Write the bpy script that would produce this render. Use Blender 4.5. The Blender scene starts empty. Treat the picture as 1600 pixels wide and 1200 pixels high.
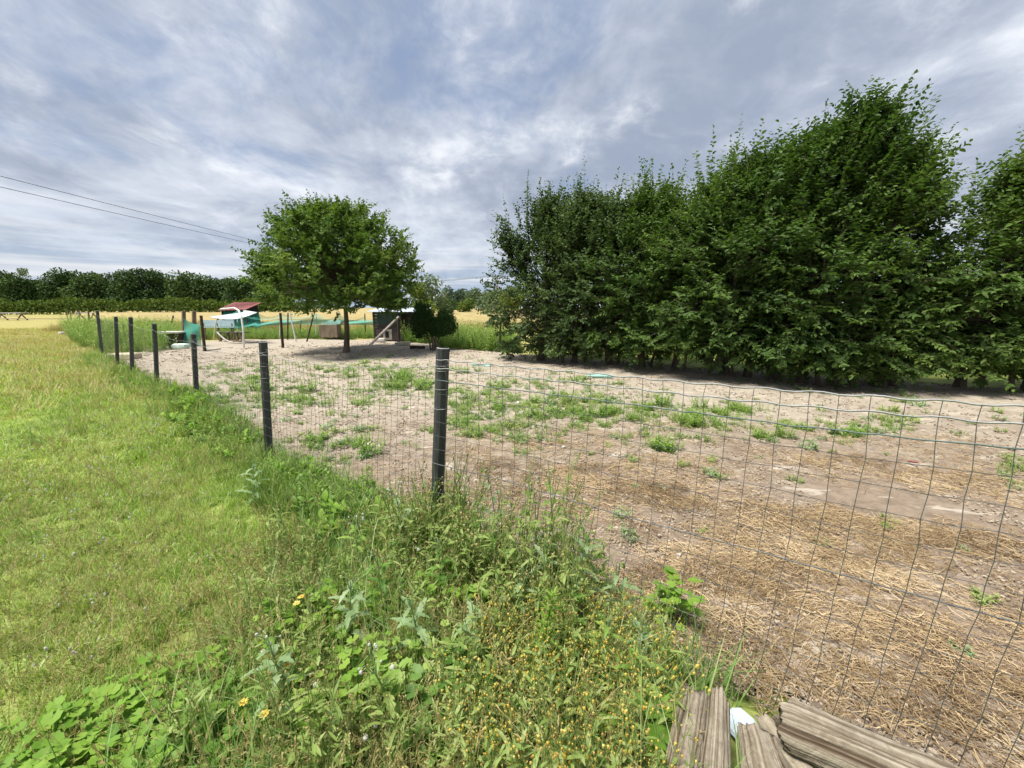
import bpy, math, random
import numpy as np
from mathutils import Vector, Matrix

rng = np.random.default_rng(7)
random.seed(7)
scene = bpy.context.scene
COL = scene.collection
PI = math.pi

# ------------------------------------------------------------------ camera
EYE = 1.6
PITCH = math.radians(10.95)
FPX = 620.0
cam = bpy.data.cameras.new('camera')
cam.sensor_width = 36.0
cam.lens = FPX / 1600.0 * 36.0
cam.clip_start = 0.05
cam.clip_end = 3000
camo = bpy.data.objects.new('camera', cam)
COL.objects.link(camo)
camo.location = (0, 0, EYE)
camo.rotation_euler = (PI / 2 - PITCH, 0, 0)
scene.camera = camo

# ------------------------------------------------------------------ view, sky and sun
scene.view_settings.view_transform = 'Standard'
scene.view_settings.look = 'None'
scene.view_settings.gamma = 1.0
scene.view_settings.exposure = 1.36
scene.view_settings.use_curve_mapping = False
cy_ = scene.cycles
cy_.max_bounces = 5; cy_.diffuse_bounces = 3; cy_.glossy_bounces = 2; cy_.transmission_bounces = 3; cy_.transparent_max_bounces = 8
cy_.caustics_reflective = False; cy_.caustics_refractive = False
cy_.use_adaptive_sampling = True; cy_.adaptive_threshold = 0.03
SUN_EL, SUN_AZ = math.radians(66), math.radians(-120)     # azimuth from +Y, clockwise positive
sun_dir = Vector((math.sin(SUN_AZ) * math.cos(SUN_EL), math.cos(SUN_AZ) * math.cos(SUN_EL), math.sin(SUN_EL)))
sl = bpy.data.lights.new('sun', 'SUN')
sl.energy = 3.1
sl.angle = math.radians(18)
sl.color = (1.0, 0.95, 0.86)
so = bpy.data.objects.new('sun', sl)
COL.objects.link(so)
so.rotation_euler = (-sun_dir).to_track_quat('-Z', 'Y').to_euler()
so.location = (0, 0, 30)

class NG:
    """small helper for node trees"""
    def __init__(s, nt): s.nt = nt; s.nt.nodes.clear()
    def n(s, t, ins=None, **kw):
        nd = s.nt.nodes.new(t)
        for k, v in kw.items(): setattr(nd, k, v)
        for k, v in (ins or {}).items(): s.set(nd, k, v)
        return nd
    def set(s, nd, k, v):
        sock = nd.inputs[k]
        if isinstance(v, bpy.types.NodeSocket): s.nt.links.new(v, sock)
        elif isinstance(v, bpy.types.Node): s.nt.links.new(v.outputs[0], sock)
        else: sock.default_value = v
    def math(s, op, a, b=0.0, c=None, clamp=False):
        nd = s.n('ShaderNodeMath', operation=op, use_clamp=clamp)
        s.set(nd, 0, a); s.set(nd, 1, b)
        if c is not None: s.set(nd, 2, c)
        return nd.outputs[0]
    def mix(s, f, a, b, blend='MIX'):
        nd = s.n('ShaderNodeMix', data_type='RGBA', blend_type=blend)
        s.set(nd, 0, f)
        s.set(nd, 6, a if not isinstance(a, tuple) else (*a[:3], 1)); s.set(nd, 7, b if not isinstance(b, tuple) else (*b[:3], 1))
        return nd.outputs[2]
    def ramp(s, f, a, b):
        nd = s.n('ShaderNodeMapRange', interpolation_type='SMOOTHSTEP')
        s.set(nd, 0, f); s.set(nd, 1, a); s.set(nd, 2, b)
        return nd.outputs[0]
    def noise(s, vec, scale, detail=4.0, rough=0.55, dist=0.0):
        nd = s.n('ShaderNodeTexNoise')
        if vec is not None: s.set(nd, 'Vector', vec)
        s.set(nd, 'Scale', scale); s.set(nd, 'Detail', detail); s.set(nd, 'Roughness', rough); s.set(nd, 'Distortion', dist)
        return nd.outputs[0]
    def mapping(s, vec, scale=(1, 1, 1), rot=(0, 0, 0), loc=(0, 0, 0)):
        nd = s.n('ShaderNodeMapping')
        s.set(nd, 'Vector', vec); s.set(nd, 'Scale', scale); s.set(nd, 'Rotation', rot); s.set(nd, 'Location', loc)
        return nd.outputs[0]

world = bpy.data.worlds.new('World')
scene.world = world
world.use_nodes = True
g = NG(world.node_tree)
sky = g.n('ShaderNodeTexSky', sky_type='NISHITA', sun_disc=False)
sky.sun_elevation = SUN_EL
sky.sun_rotation = SUN_AZ
sky.air_density = 1.0; sky.dust_density = 1.5; sky.ozone_density = 1.2
tc = g.n('ShaderNodeTexCoord').outputs['Generated']
sep = g.n('ShaderNodeSeparateXYZ', {0: tc})
zc = g.math('ADD', g.math('MAXIMUM', sep.outputs[2], 0.0), 0.22)
cx = g.math('DIVIDE', sep.outputs[0], zc)
cy = g.math('DIVIDE', sep.outputs[1], zc)
P = g.n('ShaderNodeCombineXYZ', {0: cx, 1: cy, 2: 0.0}).outputs[0]
# wind-drawn sheet of stratocumulus: streaks run away from the viewer, slightly to the right
Pm = g.mapping(P, scale=(1.0, 0.85, 1.0), rot=(0, 0, math.radians(-12)), loc=(3.1, 1.7, 0))
warp = g.n('ShaderNodeTexNoise', {'Vector': Pm, 'Scale': 0.9, 'Detail': 3.0}).outputs[1]
Pw = g.n('ShaderNodeVectorMath', {0: Pm, 1: g.n('ShaderNodeVectorMath', {0: warp, 'Scale': 0.55}, operation='SCALE').outputs[0]}, operation='ADD').outputs[0]
big = g.noise(Pw, 1.25, 8.0, 0.58)
mid = g.noise(g.mapping(Pw, scale=(1.2, 1.0, 1), loc=(5, 2, 0)), 2.9, 8.0, 0.6)
fine = g.noise(g.mapping(Pw, scale=(1.0, 0.7, 1), loc=(9, 4, 0)), 5.5, 6.0, 0.62)
shade = g.math('ADD', g.math('MULTIPLY', big, 0.58), g.math('ADD', g.math('MULTIPLY', mid, 0.30), g.math('MULTIPLY', fine, 0.12)))
lit = g.ramp(shade, 0.37, 0.62)
ccol = g.mix(lit, (0.315, 0.37, 0.475), (0.69, 0.735, 0.82))
hi = g.ramp(g.math('ADD', g.math('MULTIPLY', mid, 0.65), g.math('MULTIPLY', fine, 0.35)), 0.52, 0.72)
ccol = g.mix(g.math('MULTIPLY', hi, 0.62), ccol, (0.93, 0.95, 0.98))
cov = g.ramp(g.math('ADD', g.math('MULTIPLY', g.noise(g.mapping(Pw, loc=(1.3, 7.2, 0)), 0.85, 7.0, 0.6), 0.8), g.math('MULTIPLY', fine, 0.2)), 0.315, 0.485)
# low down the sheet thins to far bands with pale blue between
low = g.ramp(sep.outputs[2], 0.20, 0.02)
bands = g.noise(g.n('ShaderNodeCombineXYZ', {0: g.math('MULTIPLY', sep.outputs[0], 1.6), 1: g.math('MULTIPLY', sep.outputs[2], 26.0), 2: 2.0}).outputs[0], 1.25, 5.0, 0.55)
bandc = g.mix(g.ramp(bands, 0.42, 0.66), (0.34, 0.44, 0.58), (0.84, 0.85, 0.86))
skyb = g.n('ShaderNodeVectorMath', {0: sky.outputs[0], 'Scale': 0.10}, operation='SCALE').outputs[0]
skyb = g.mix(0.65, skyb, (0.30, 0.385, 0.57))
out = g.mix(cov, skyb, ccol)
out = g.mix(g.math('MULTIPLY', low, 0.8), out, bandc)
SKY_STRENGTH = 0.1
out = g.n('ShaderNodeVectorMath', {0: out, 'Scale': 0.45 / SKY_STRENGTH}, operation='SCALE').outputs[0]
bg = g.n('ShaderNodeBackground', {0: out, 1: SKY_STRENGTH})
g.n('ShaderNodeOutputWorld', {0: bg})

# ------------------------------------------------------------------ survey: where the photograph's points stand on the ground
CP, SP = math.cos(PITCH), math.sin(PITCH)
def ray(px, py):
    u, v = (px - 800) / FPX, (600 - py) / FPX
    return np.array((u, CP + v * SP, -SP + v * CP))
def G(px, py, z=0.0):
    d = ray(px, py); t = (z - EYE) / d[2]
    return np.array((d[0] * t, d[1] * t, z))
def AT(px, py, Y):
    d = ray(px, py); t = Y / d[1]
    return np.array((d[0] * t, Y, EYE + d[2] * t))
def gz(x, y):
    x = np.asarray(x, float); y = np.asarray(y, float)
    r = np.hypot(x, y)
    a = 0.012 * np.sin(x * 1.7 + 0.6 * y + 1.0) + 0.012 * np.sin(y * 2.1 - 0.8 * x) + 0.008 * np.sin(x * 4.3 + y * 3.1 + 2) + 0.006 * np.sin(x * 7.1 - y * 6.3)
    return a * np.clip(1.2 - r / 60.0, 0, 1)

# ------------------------------------------------------------------ materials
MATS = {}
def principled(name, build, rough=0.8, spec=0.3):
    m = bpy.data.materials.new(name); m.use_nodes = True
    q = NG(m.node_tree)
    bs = q.n('ShaderNodeBsdfPrincipled')
    bs.inputs['Roughness'].default_value = rough
    bs.inputs['Specular IOR Level'].default_value = spec
    q.n('ShaderNodeOutputMaterial', {0: bs.outputs[0]})
    build(q, bs)
    MATS[name] = m
    return m
def wpos(q): return q.n('ShaderNodeNewGeometry').outputs['Position']
def opos(q): return q.n('ShaderNodeTexCoord').outputs['Object']
def bump(q, bs, h, strength=0.5, dist=0.02):
    b = q.n('ShaderNodeBump', {'Height': h, 'Strength': strength, 'Distance': dist})
    q.set(bs, 'Normal', b.outputs[0])

def plain(name, c1, c2, scale=8.0, rough=0.8, spec=0.3, bstr=0.3, stretch=(1, 1, 1), metal=0.0):
    def b(q, bs):
        p = q.mapping(opos(q), scale=stretch)
        n1 = q.noise(p, scale, 6.0, 0.65); n2 = q.noise(p, scale * 6, 4.0, 0.6)
        f = q.ramp(q.math('ADD', q.math('MULTIPLY', n1, 0.65), q.math('MULTIPLY', n2, 0.35)), 0.33, 0.67)
        q.set(bs, 'Base Color', q.mix(f, c1, c2)); bs.inputs['Metallic'].default_value = metal
        bump(q, bs, n2, bstr, 0.01)
    return principled(name, b, rough, spec)

def foliage(name, cols, trans=0.35, rough=0.5, spec=0.35, patch=None, tcol=None):
    """leafy material: per-leaf tone from 'rnd', slow drift over the ground, light through the blade"""
    m = bpy.data.materials.new(name); m.use_nodes = True
    q = NG(m.node_tree)
    a = q.n('ShaderNodeAttribute', attribute_name='rnd').outputs['Fac']
    oi = q.n('ShaderNodeObjectInfo').outputs['Random']
    f = q.math('ADD', q.math('MULTIPLY', a, 0.7), q.math('MULTIPLY', oi, 0.3))
    cr = q.n('ShaderNodeValToRGB', {0: f})
    e = cr.color_ramp.elements
    while len(e) < len(cols): e.new(0.5)
    for i, c in enumerate(cols):
        e[i].position = i / (len(cols) - 1) * 0.9 + 0.05; e[i].color = (*c, 1)
    c = cr.outputs[0]
    if patch:
        sc, pc, amt = patch
        pn = q.ramp(q.noise(wpos(q), sc, 4.0, 0.6), 0.42, 0.62)
        c = q.mix(q.math('MULTIPLY', pn, amt), c, pc)
        if name == 'grass':
            pw = wpos(q); yy = q.n('ShaderNodeSeparateXYZ', {0: pw}).outputs[1]
            fd = q.math('MULTIPLY', q.ramp(yy, 5.5, 17.0), q.ramp(q.noise(q.mapping(pw, scale=(.5, 1.3, 1), loc=(4, 1, 0)), 0.55, 5.0, 0.65), 0.36, 0.60))
            c = q.mix(q.math('MULTIPLY', fd, .75), c, (0.46, 0.375, 0.19))
    bs = q.n('ShaderNodeBsdfPrincipled', {'Base Color': c, 'Roughness': rough, 'Specular IOR Level': spec})
    tr = q.n('ShaderNodeBsdfTranslucent', {0: q.mix(1.0, c, tcol or (1.15, 1.25, 0.6), 'MULTIPLY')})
    mx = q.n('ShaderNodeMixShader', {0: trans, 1: bs.outputs[0], 2: tr.outputs[0]})
    q.n('ShaderNodeOutputMaterial', {0: mx.outputs[0]})
    MATS[name] = m
    return m

def lawn_tint(q, p):
    """lush near, dry and golden toward the far field"""
    sy = q.n('ShaderNodeSeparateXYZ', {0: p})
    n1 = q.noise(p, 0.55, 4.0, 0.6)
    dry = q.ramp(q.math('ADD', sy.outputs[1], q.math('MULTIPLY', n1, 12.0)), 15.0, 27.0)
    return dry, n1

def b_lawn(q, bs):
    p = wpos(q)
    dry, n1 = lawn_tint(q, p)
    n2 = q.noise(p, 14.0, 5.0, 0.65); n3 = q.noise(p, 2.2, 5.0, 0.6)
    c = q.mix(q.ramp(n3, 0.35, 0.65), (0.16, 0.22, 0.045), (0.28, 0.31, 0.09))
    c = q.mix(q.math('MULTIPLY', q.ramp(n2, 0.45, 0.75), 0.5), c, (0.15, 0.125, 0.055))
    far = q.mix(q.ramp(n3, 0.35, 0.65), (0.34, 0.275, 0.11), (0.25, 0.255, 0.08))
    q.set(bs, 'Base Color', q.mix(dry, c, far))
    bump(q, bs, n2, 0.6, 0.03)
principled('lawn', b_lawn, 0.9, 0.15)

def b_soil(q, bs):
    p = wpos(q)
    s = q.n('ShaderNodeSeparateXYZ', {0: p})
    n1 = q.noise(p, 0.8, 5.0, 0.6, 0.4)
    st = q.mapping(p, scale=(0.7, 2.2, 1.0), rot=(0, 0, math.radians(28)))
    n2 = q.noise(st, 2.0, 6.0, 0.65, 0.6)
    n3 = q.noise(p, 38.0, 5.0, 0.7)
    n4 = q.noise(p, 9.0, 6.0, 0.7)
    sand = q.mix(q.ramp(n4, 0.3, 0.7), (0.268, 0.230, 0.182), (0.395, 0.348, 0.285))
    earth = q.mix(q.ramp(n4, 0.3, 0.7), (0.17, 0.131, 0.098), (0.262, 0.208, 0.158))
    # straw-stained earth toward the near fence, pale dry sand farther in
    k = q.math('ADD', q.math('MULTIPLY', s.outputs[1], 0.16), q.math('ADD', q.math('MULTIPLY', n1, 0.9), q.math('MULTIPLY', n2, 0.8)))
    f = q.ramp(k, 1.32, 1.98)
    c = q.mix(f, earth, sand)
    pale = q.ramp(q.noise(q.mapping(p, scale=(0.8, 2.6, 1.0), rot=(0, 0, math.radians(24))), 2.3, 5.0, 0.6, 0.5), 0.585, 0.66)
    c = q.mix(q.math('MULTIPLY', pale, 0.75), c, (0.46, 0.41, 0.345))
    c = q.mix(q.math('MULTIPLY', q.ramp(n3, 0.58, 0.8), 0.45), c, (0.12, 0.085, 0.055))
    q.set(bs, 'Base Color', c)
    h = q.math('ADD', q.math('MULTIPLY', n4, 0.6), q.math('MULTIPLY', n3, 0.4))
    bump(q, bs, h, 0.9, 0.035)
principled('soil', b_soil, 0.95, 0.1)

def b_wheat(q, bs):
    p = wpos(q)
    n = q.noise(q.mapping(p, scale=(1, 0.25, 1)), 0.8, 6.0, 0.65); n2 = q.noise(p, 5.0, 5.0, 0.7)
    c = q.mix(q.ramp(n, 0.35, 0.65), (0.29, 0.23, 0.10), (0.365, 0.30, 0.145))
    c = q.mix(q.math('MULTIPLY', q.ramp(n2, 0.5, 0.8), 0.4), c, (0.27, 0.225, 0.085))
    q.set(bs, 'Base Color', c); bump(q, bs, n2, 0.8, 0.1)
principled('wheat', b_wheat, 0.9, 0.1)

foliage('grass', [(0.14, 0.24, 0.042), (0.25, 0.37, 0.075), (0.37, 0.475, 0.13), (0.56, 0.60, 0.30)], 0.45, 0.5, 0.3, patch=(0.9, (0.42, 0.465, 0.18), 0.5))
foliage('meadow', [(0.11, 0.225, 0.06), (0.20, 0.35, 0.10), (0.33, 0.47, 0.17), (0.58, 0.62, 0.36)], 0.48, 0.5, 0.3)
foliage('meadow_dark', [(0.085, 0.165, 0.035), (0.14, 0.24, 0.055), (0.22, 0.32, 0.085), (0.38, 0.40, 0.17)], 0.4, 0.55, 0.25)
foliage('dry_blade', [(0.36, 0.29, 0.12), (0.46, 0.39, 0.19), (0.30, 0.30, 0.10)], 0.25, 0.6, 0.2)
foliage('weed_leaf', [(0.075, 0.17, 0.028), (0.14, 0.26, 0.046), (0.23, 0.36, 0.08)], 0.4, 0.52, 0.35)
foliage('pale_weed', [(0.18, 0.27, 0.065), (0.28, 0.37, 0.105), (0.40, 0.46, 0.19)], 0.42, 0.5, 0.3)
foliage('bright_weed', [(0.14, 0.255, 0.045), (0.22, 0.35, 0.07), (0.33, 0.44, 0.12)], 0.42, 0.5, 0.3)
foliage('grey_leaf', [(0.16, 0.27, 0.12), (0.26, 0.37, 0.18), (0.38, 0.47, 0.27)], 0.42, 0.5, 0.35)
foliage('bright_leaf', [(0.115, 0.235, 0.025), (0.185, 0.33, 0.04), (0.27, 0.40, 0.065)], 0.42, 0.6, 0.3)
foliage('yellow_petal', [(0.50, 0.33, 0.04), (0.60, 0.46, 0.09), (0.58, 0.53, 0.20)], 0.2, 0.6, 0.1, tcol=(1, 1, 0.6))
foliage('rust_seed', [(0.34, 0.20, 0.07), (0.46, 0.30, 0.10), (0.50, 0.40, 0.14)], 0.15, 0.7, 0.1, tcol=(1, 1, 0.6))
foliage('fluff', [(0.46, 0.46, 0.41), (0.56, 0.55, 0.50), (0.64, 0.63, 0.58)], 0.3, 0.9, 0.0, tcol=(1, 1, 1))
foliage('straw', [(0.15, 0.10, 0.056), (0.31, 0.218, 0.12), (0.46, 0.345, 0.195), (0.60, 0.48, 0.30)], 0.1, 0.55, 0.3, tcol=(1, 0.9, 0.6))
foliage('oak_leaf', [(0.036, 0.080, 0.017), (0.068, 0.132, 0.026), (0.12, 0.19, 0.038), (0.22, 0.28, 0.075)], 0.36, 0.58, 0.22)
foliage('hornbeam_leaf', [(0.030, 0.066, 0.016), (0.054, 0.106, 0.024), (0.094, 0.160, 0.034), (0.165, 0.235, 0.058)], 0.34, 0.58, 0.22)
foliage('field_maple_leaf', [(0.038, 0.072, 0.027), (0.066, 0.110, 0.038), (0.105, 0.155, 0.055), (0.17, 0.21, 0.085)], 0.34, 0.6, 0.22)
foliage('thuja', [(0.014, 0.036, 0.010), (0.024, 0.058, 0.014), (0.05, 0.095, 0.022)], 0.15, 0.6, 0.2)
foliage('far_leaf', [(0.026, 0.054, 0.018), (0.042, 0.082, 0.026), (0.072, 0.120, 0.036), (0.11, 0.155, 0.05)], 0.15, 0.7, 0.15)
foliage('hazed_far_leaf', [(0.050, 0.085, 0.058), (0.075, 0.12, 0.075), (0.10, 0.15, 0.085)], 0.15, 0.7, 0.1)  # bluish distance haze is mixed into this leaf colour
foliage('willow_leaf', [(0.085, 0.125, 0.062), (0.13, 0.18, 0.085), (0.18, 0.225, 0.11)], 0.2, 0.7, 0.15)
foliage('hedge_leaf', [(0.05, 0.085, 0.016), (0.095, 0.145, 0.026), (0.15, 0.20, 0.04), (0.24, 0.22, 0.08)], 0.15, 0.7, 0.1)
plain('bark', (0.075, 0.058, 0.042), (0.16, 0.13, 0.10), 9, 0.9, 0.15, 0.8, (1, 1, 0.25))
plain('pale_bark', (0.13, 0.115, 0.095), (0.25, 0.225, 0.19), 9, 0.9, 0.15, 0.8, (1, 1, 0.25))
plain('post', (0.020, 0.021, 0.023), (0.062, 0.064, 0.068), 14, 0.62, 0.4, 0.5, (1, 1, 0.15))
plain('post_edge', (0.16, 0.16, 0.16), (0.28, 0.28, 0.28), 30, 0.6, 0.4, 0.4)
plain('galvanised', (0.19, 0.195, 0.20), (0.33, 0.335, 0.34), 25, 0.5, 0.5, 0.1)
plain('mesh_wire', (0.055, 0.06, 0.058), (0.115, 0.12, 0.12), 25, 0.55, 0.4, 0.1, metal=0.3)
plain('green_wire', (0.075, 0.11, 0.108), (0.12, 0.16, 0.158), 25, 0.5, 0.4, 0.1)
plain('old_wood', (0.10, 0.075, 0.052), (0.24, 0.19, 0.14), 7, 0.9, 0.15, 0.7, (1, 1, 0.15))
plain('dark_wood', (0.035, 0.028, 0.022), (0.085, 0.066, 0.05), 9, 0.9, 0.15, 0.6, (1, 1, 0.2))
plain('grey_plank', (0.24, 0.215, 0.185), (0.42, 0.385, 0.34), 7, 0.9, 0.15, 0.6, (0.2, 1, 1))
plain('white_pole', (0.50, 0.51, 0.49), (0.68, 0.68, 0.66), 10, 0.5, 0.4, 0.1)
plain('canopy_cloth', (0.36, 0.43, 0.44), (0.48, 0.53, 0.54), 4, 0.7, 0.2, 0.2)
plain('red_roof', (0.20, 0.075, 0.075), (0.30, 0.125, 0.12), 6, 0.8, 0.2, 0.4)
plain('hut_plank', (0.052, 0.045, 0.050), (0.095, 0.08, 0.085), 6, 0.9, 0.15, 0.5, (0.3, 1, 1))
plain('hut_green', (0.035, 0.062, 0.058), (0.065, 0.10, 0.088), 6, 0.8, 0.2, 0.4)
plain('shed_green', (0.02, 0.12, 0.11), (0.05, 0.21, 0.19), 6, 0.8, 0.2, 0.4)
plain('black_void', (0.012, 0.012, 0.014), (0.024, 0.024, 0.028), 6, 0.9, 0.1, 0.1)
plain('sheet_metal', (0.42, 0.48, 0.58), (0.60, 0.65, 0.72), 5, 0.4, 0.5, 0.2)
plain('stone', (0.38, 0.35, 0.30), (0.58, 0.55, 0.49), 9, 0.9, 0.2, 0.6)
plain('pale_stone', (0.40, 0.385, 0.35), (0.56, 0.54, 0.50), 9, 0.9, 0.2, 0.6)
plain('cream_block', (0.48, 0.42, 0.29), (0.62, 0.56, 0.40), 9, 0.9, 0.2, 0.5)
plain('green_plastic', (0.20, 0.42, 0.36), (0.36, 0.58, 0.50), 9, 0.5, 0.4, 0.1)
plain('mint_sack', (0.45, 0.60, 0.52), (0.62, 0.74, 0.66), 9, 0.6, 0.3, 0.4)
plain('blue_tarp', (0.33, 0.47, 0.55), (0.47, 0.60, 0.66), 5, 0.5, 0.4, 0.3)
plain('white_sack', (0.36, 0.43, 0.54), (0.52, 0.58, 0.68), 12, 0.4, 0.4, 0.3)
plain('cable', (0.05, 0.055, 0.065), (0.09, 0.095, 0.105), 5, 0.6, 0.3, 0.0)
plain('clod', (0.20, 0.15, 0.105), (0.42, 0.355, 0.28), 20, 0.95, 0.1, 0.5)
plain('rust_bar', (0.22, 0.16, 0.11), (0.36, 0.29, 0.22), 10, 0.8, 0.3, 0.3)

def b_log(q, bs):
    p = q.mapping(opos(q), scale=(1, 1, 1))
    a = q.n('ShaderNodeAttribute', attribute_name='rnd').outputs['Fac']
    n1 = q.noise(p, 22.0, 7.0, 0.7, 0.8); n2 = q.noise(p, 90.0, 5.0, 0.7)
    c = q.mix(q.ramp(q.math('ADD', q.math('MULTIPLY', n1, .45), q.math('MULTIPLY', a, .5)), 0.42, 0.78), (0.14, 0.112, 0.08), (0.34, 0.30, 0.235))
    c = q.mix(q.ramp(a, 0.40, 0.08), c, (0.075, 0.052, 0.034))       # darker brown inside the drying cracks
    c = q.mix(q.math('MULTIPLY', q.ramp(n2, 0.6, 0.8), 0.5), c, (0.14, 0.105, 0.075))
    q.set(bs, 'Base Color', c); bump(q, bs, q.math('ADD', n1, q.math('MULTIPLY', n2, 0.4)), 0.7, 0.012)
principled('log', b_log, 0.9, 0.15)

def net_mat(name, col, alpha):
    m = bpy.data.materials.new(name); m.use_nodes = True
    q = NG(m.node_tree)
    n = q.noise(opos(q), 3.0, 4.0, 0.6)
    bs = q.n('ShaderNodeBsdfPrincipled', {'Base Color': q.mix(n, col, tuple(min(1, c * 1.5) for c in col)), 'Roughness': 0.7})
    tr = q.n('ShaderNodeBsdfTransparent')
    f = q.math('ADD', alpha - 0.15, q.math('MULTIPLY', n, 0.3))
    mx = q.n('ShaderNodeMixShader', {0: f, 1: tr.outputs[0], 2: bs.outputs[0]})
    q.n('ShaderNodeOutputMaterial', {0: mx.outputs[0]})
    MATS[name] = m
net_mat('green_net', (0.035, 0.235, 0.19), 0.74)
net_mat('thin_net', (0.04, 0.25, 0.20), 0.38)

# ------------------------------------------------------------------ mesh helpers
ORG = {}
class MB:
    def __init__(s): s.V = []; s.F = []; s.R = []; s.n = 0
    def add(s, V, F, r=0.5):
        V = np.asarray(V, float).reshape(-1, 3); k = len(V)
        s.V.append(V)
        F = np.asarray(F)
        s.F.append(F + s.n)
        s.R.append(np.broadcast_to(np.asarray(r, float), (k,)).copy() if np.ndim(r) == 0 else np.asarray(r, float))
        s.n += k
    def mesh(s, name, mat, org=(0, 0, 0), smooth=False):
        me = bpy.data.meshes.new(name)
        V = (np.concatenate(s.V) - np.asarray(org)).astype(np.float32)
        loops = np.concatenate([f.reshape(-1) for f in s.F]).astype(np.int32)
        sizes = np.concatenate([np.full(len(f), f.shape[1]) for f in s.F]).astype(np.int32)
        starts = np.concatenate([[0], np.cumsum(sizes)[:-1]]).astype(np.int32)
        me.vertices.add(len(V)); me.vertices.foreach_set('co', V.ravel())
        me.loops.add(len(loops)); me.loops.foreach_set('vertex_index', loops)
        me.polygons.add(len(sizes)); me.polygons.foreach_set('loop_start', starts)
        me.polygons.foreach_set('use_smooth', np.full(len(sizes), smooth, dtype=bool))
        at = me.attributes.new('rnd', 'FLOAT', 'POINT')
        at.data.foreach_set('value', np.concatenate(s.R).astype(np.float32))
        me.update(calc_edges=True); me.validate()
        me.materials.append(MATS[mat])
        return me
    def build(s, name, mat, parent=None, smooth=False, org=None):
        if parent is not None: org = ORG[parent.name]
        elif org is None:
            V = np.concatenate(s.V); org = np.array(((V[:, 0].min() + V[:, 0].max()) / 2, (V[:, 1].min() + V[:, 1].max()) / 2, V[:, 2].min()))
        o = bpy.data.objects.new(name, s.mesh(name, mat, org, smooth))
        COL.objects.link(o)
        if parent is not None: o.parent = parent
        else: o.location = org
        ORG[o.name] = np.asarray(org)
        return o
    # ---- shapes
    def box(s, c, size, rz=0.0, r=0.5, M=None, bev=0.0):
        x, y, z = np.asarray(size) / 2.0
        V = np.array([(-x, -y, -z), (x, -y, -z), (x, y, -z), (-x, y, -z), (-x, -y, z), (x, -y, z), (x, y, z), (-x, y, z)])
        if M is None:
            ca, sa = math.cos(rz), math.sin(rz)
            M = np.array(((ca, -sa, 0), (sa, ca, 0), (0, 0, 1)))
        s.add(V @ np.asarray(M).T + np.asarray(c), [(0, 3, 2, 1), (4, 5, 6, 7), (0, 1, 5, 4), (1, 2, 6, 5), (2, 3, 7, 6), (3, 0, 4, 7)], r)
    def beam(s, a, b, w, h, r=0.5):
        a = np.asarray(a, float); b = np.asarray(b, float); d = b - a; L = np.linalg.norm(d); d /= L
        up = np.array((0, 0, 1.0)) if abs(d[2]) < 0.95 else np.array((0, 1.0, 0))
        sx = np.cross(d, up); sx /= np.linalg.norm(sx); up = np.cross(sx, d)
        M = np.stack((d, sx, up), 1)
        s.box((a + b) / 2, (L, w, h), r=r, M=M)
    def tube(s, pts, rad, sides=6, r=0.5, cap=True):
        pts = np.asarray(pts, float); n = len(pts)
        rad = np.broadcast_to(np.asarray(rad, float), (n,))
        T = np.gradient(pts, axis=0); T /= np.linalg.norm(T, axis=1)[:, None] + 1e-9
        ref = np.array((0.13, 0.21, 0.97)) if abs(T[:, 2]).mean() < 0.8 else np.array((0.97, 0.2, 0.1))
        A = np.cross(T, ref); A /= np.linalg.norm(A, axis=1)[:, None] + 1e-9
        B = np.cross(T, A)
        an = np.arange(sides) / sides * 2 * PI
        V = pts[:, None] + rad[:, None, None] * (np.cos(an)[None, :, None] * A[:, None] + np.sin(an)[None, :, None] * B[:, None])
        i, j = np.meshgrid(np.arange(n - 1), np.arange(sides), indexing='ij'); j2 = (j + 1) % sides
        F = np.stack((i * sides + j, i * sides + j2, (i + 1) * sides + j2, (i + 1) * sides + j), -1).reshape(-1, 4)
        base = s.n
        s.add(V.reshape(-1, 3), F, r)
        if cap and sides > 2:
            s.F.append(np.array([list(range(sides))[::-1]]) + base)
            s.F.append(np.array([list(range((n - 1) * sides, n * sides))]) + base)
    def leaves(s, P, D, N, L, W, fold=0.15, droop=0.12, r=None):
        """pointed oval leaves, two quads folded at the midrib"""
        n = len(P)
        S = np.cross(D, N); S /= np.linalg.norm(S, axis=1)[:, None] + 1e-9
        N = np.cross(S, D)
        L = np.broadcast_to(np.asarray(L, float), (n,))[:, None]; W = np.broadcast_to(np.asarray(W, float), (n,))[:, None]
        b = P; t = P + D * L - N * L * droop
        V = np.stack((b, P + D * L * .28 + S * W * .46 + N * W * fold, P + D * L * .68 + S * W * .40 + N * (W * fold - L * droop * .4), t,
                      P + D * L * .68 - S * W * .40 + N * (W * fold - L * droop * .4), P + D * L * .28 - S * W * .46 + N * W * fold), 1).reshape(-1, 3)
        k = np.arange(n)[:, None] * 6
        F = np.concatenate((k + np.array((0, 1, 2, 3)), k + np.array((0, 3, 4, 5))), 0)
        r = rng.random(n) if r is None else r
        s.add(V, F, np.repeat(r, 6))
    def blade(s, base, az, h, w, lean, curl, r, segs=3):
        """one tapering grass blade"""
        t = np.linspace(0, 1, segs + 1)
        out = lean * t * h + curl * h * t ** 2
        z = h * t * (1 - 0.35 * min(1, abs(lean + curl)) * t)
        dx, dy = math.cos(az), math.sin(az)
        c = np.stack((base[0] + out * dx, base[1] + out * dy, base[2] + z), 1)
        sd = np.array((-dy, dx, 0.0))
        ww = w * (1 - t ** 1.6) * .5
        V = np.concatenate((c[:-1] - sd * ww[:-1, None], c[:-1] + sd * ww[:-1, None], c[-1:]))
        k = segs
        F4 = [(i, k + i, k + i + 1, i + 1) for i in range(k - 1)]
        b0 = s.n
        s.add(V, F4, r)
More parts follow.
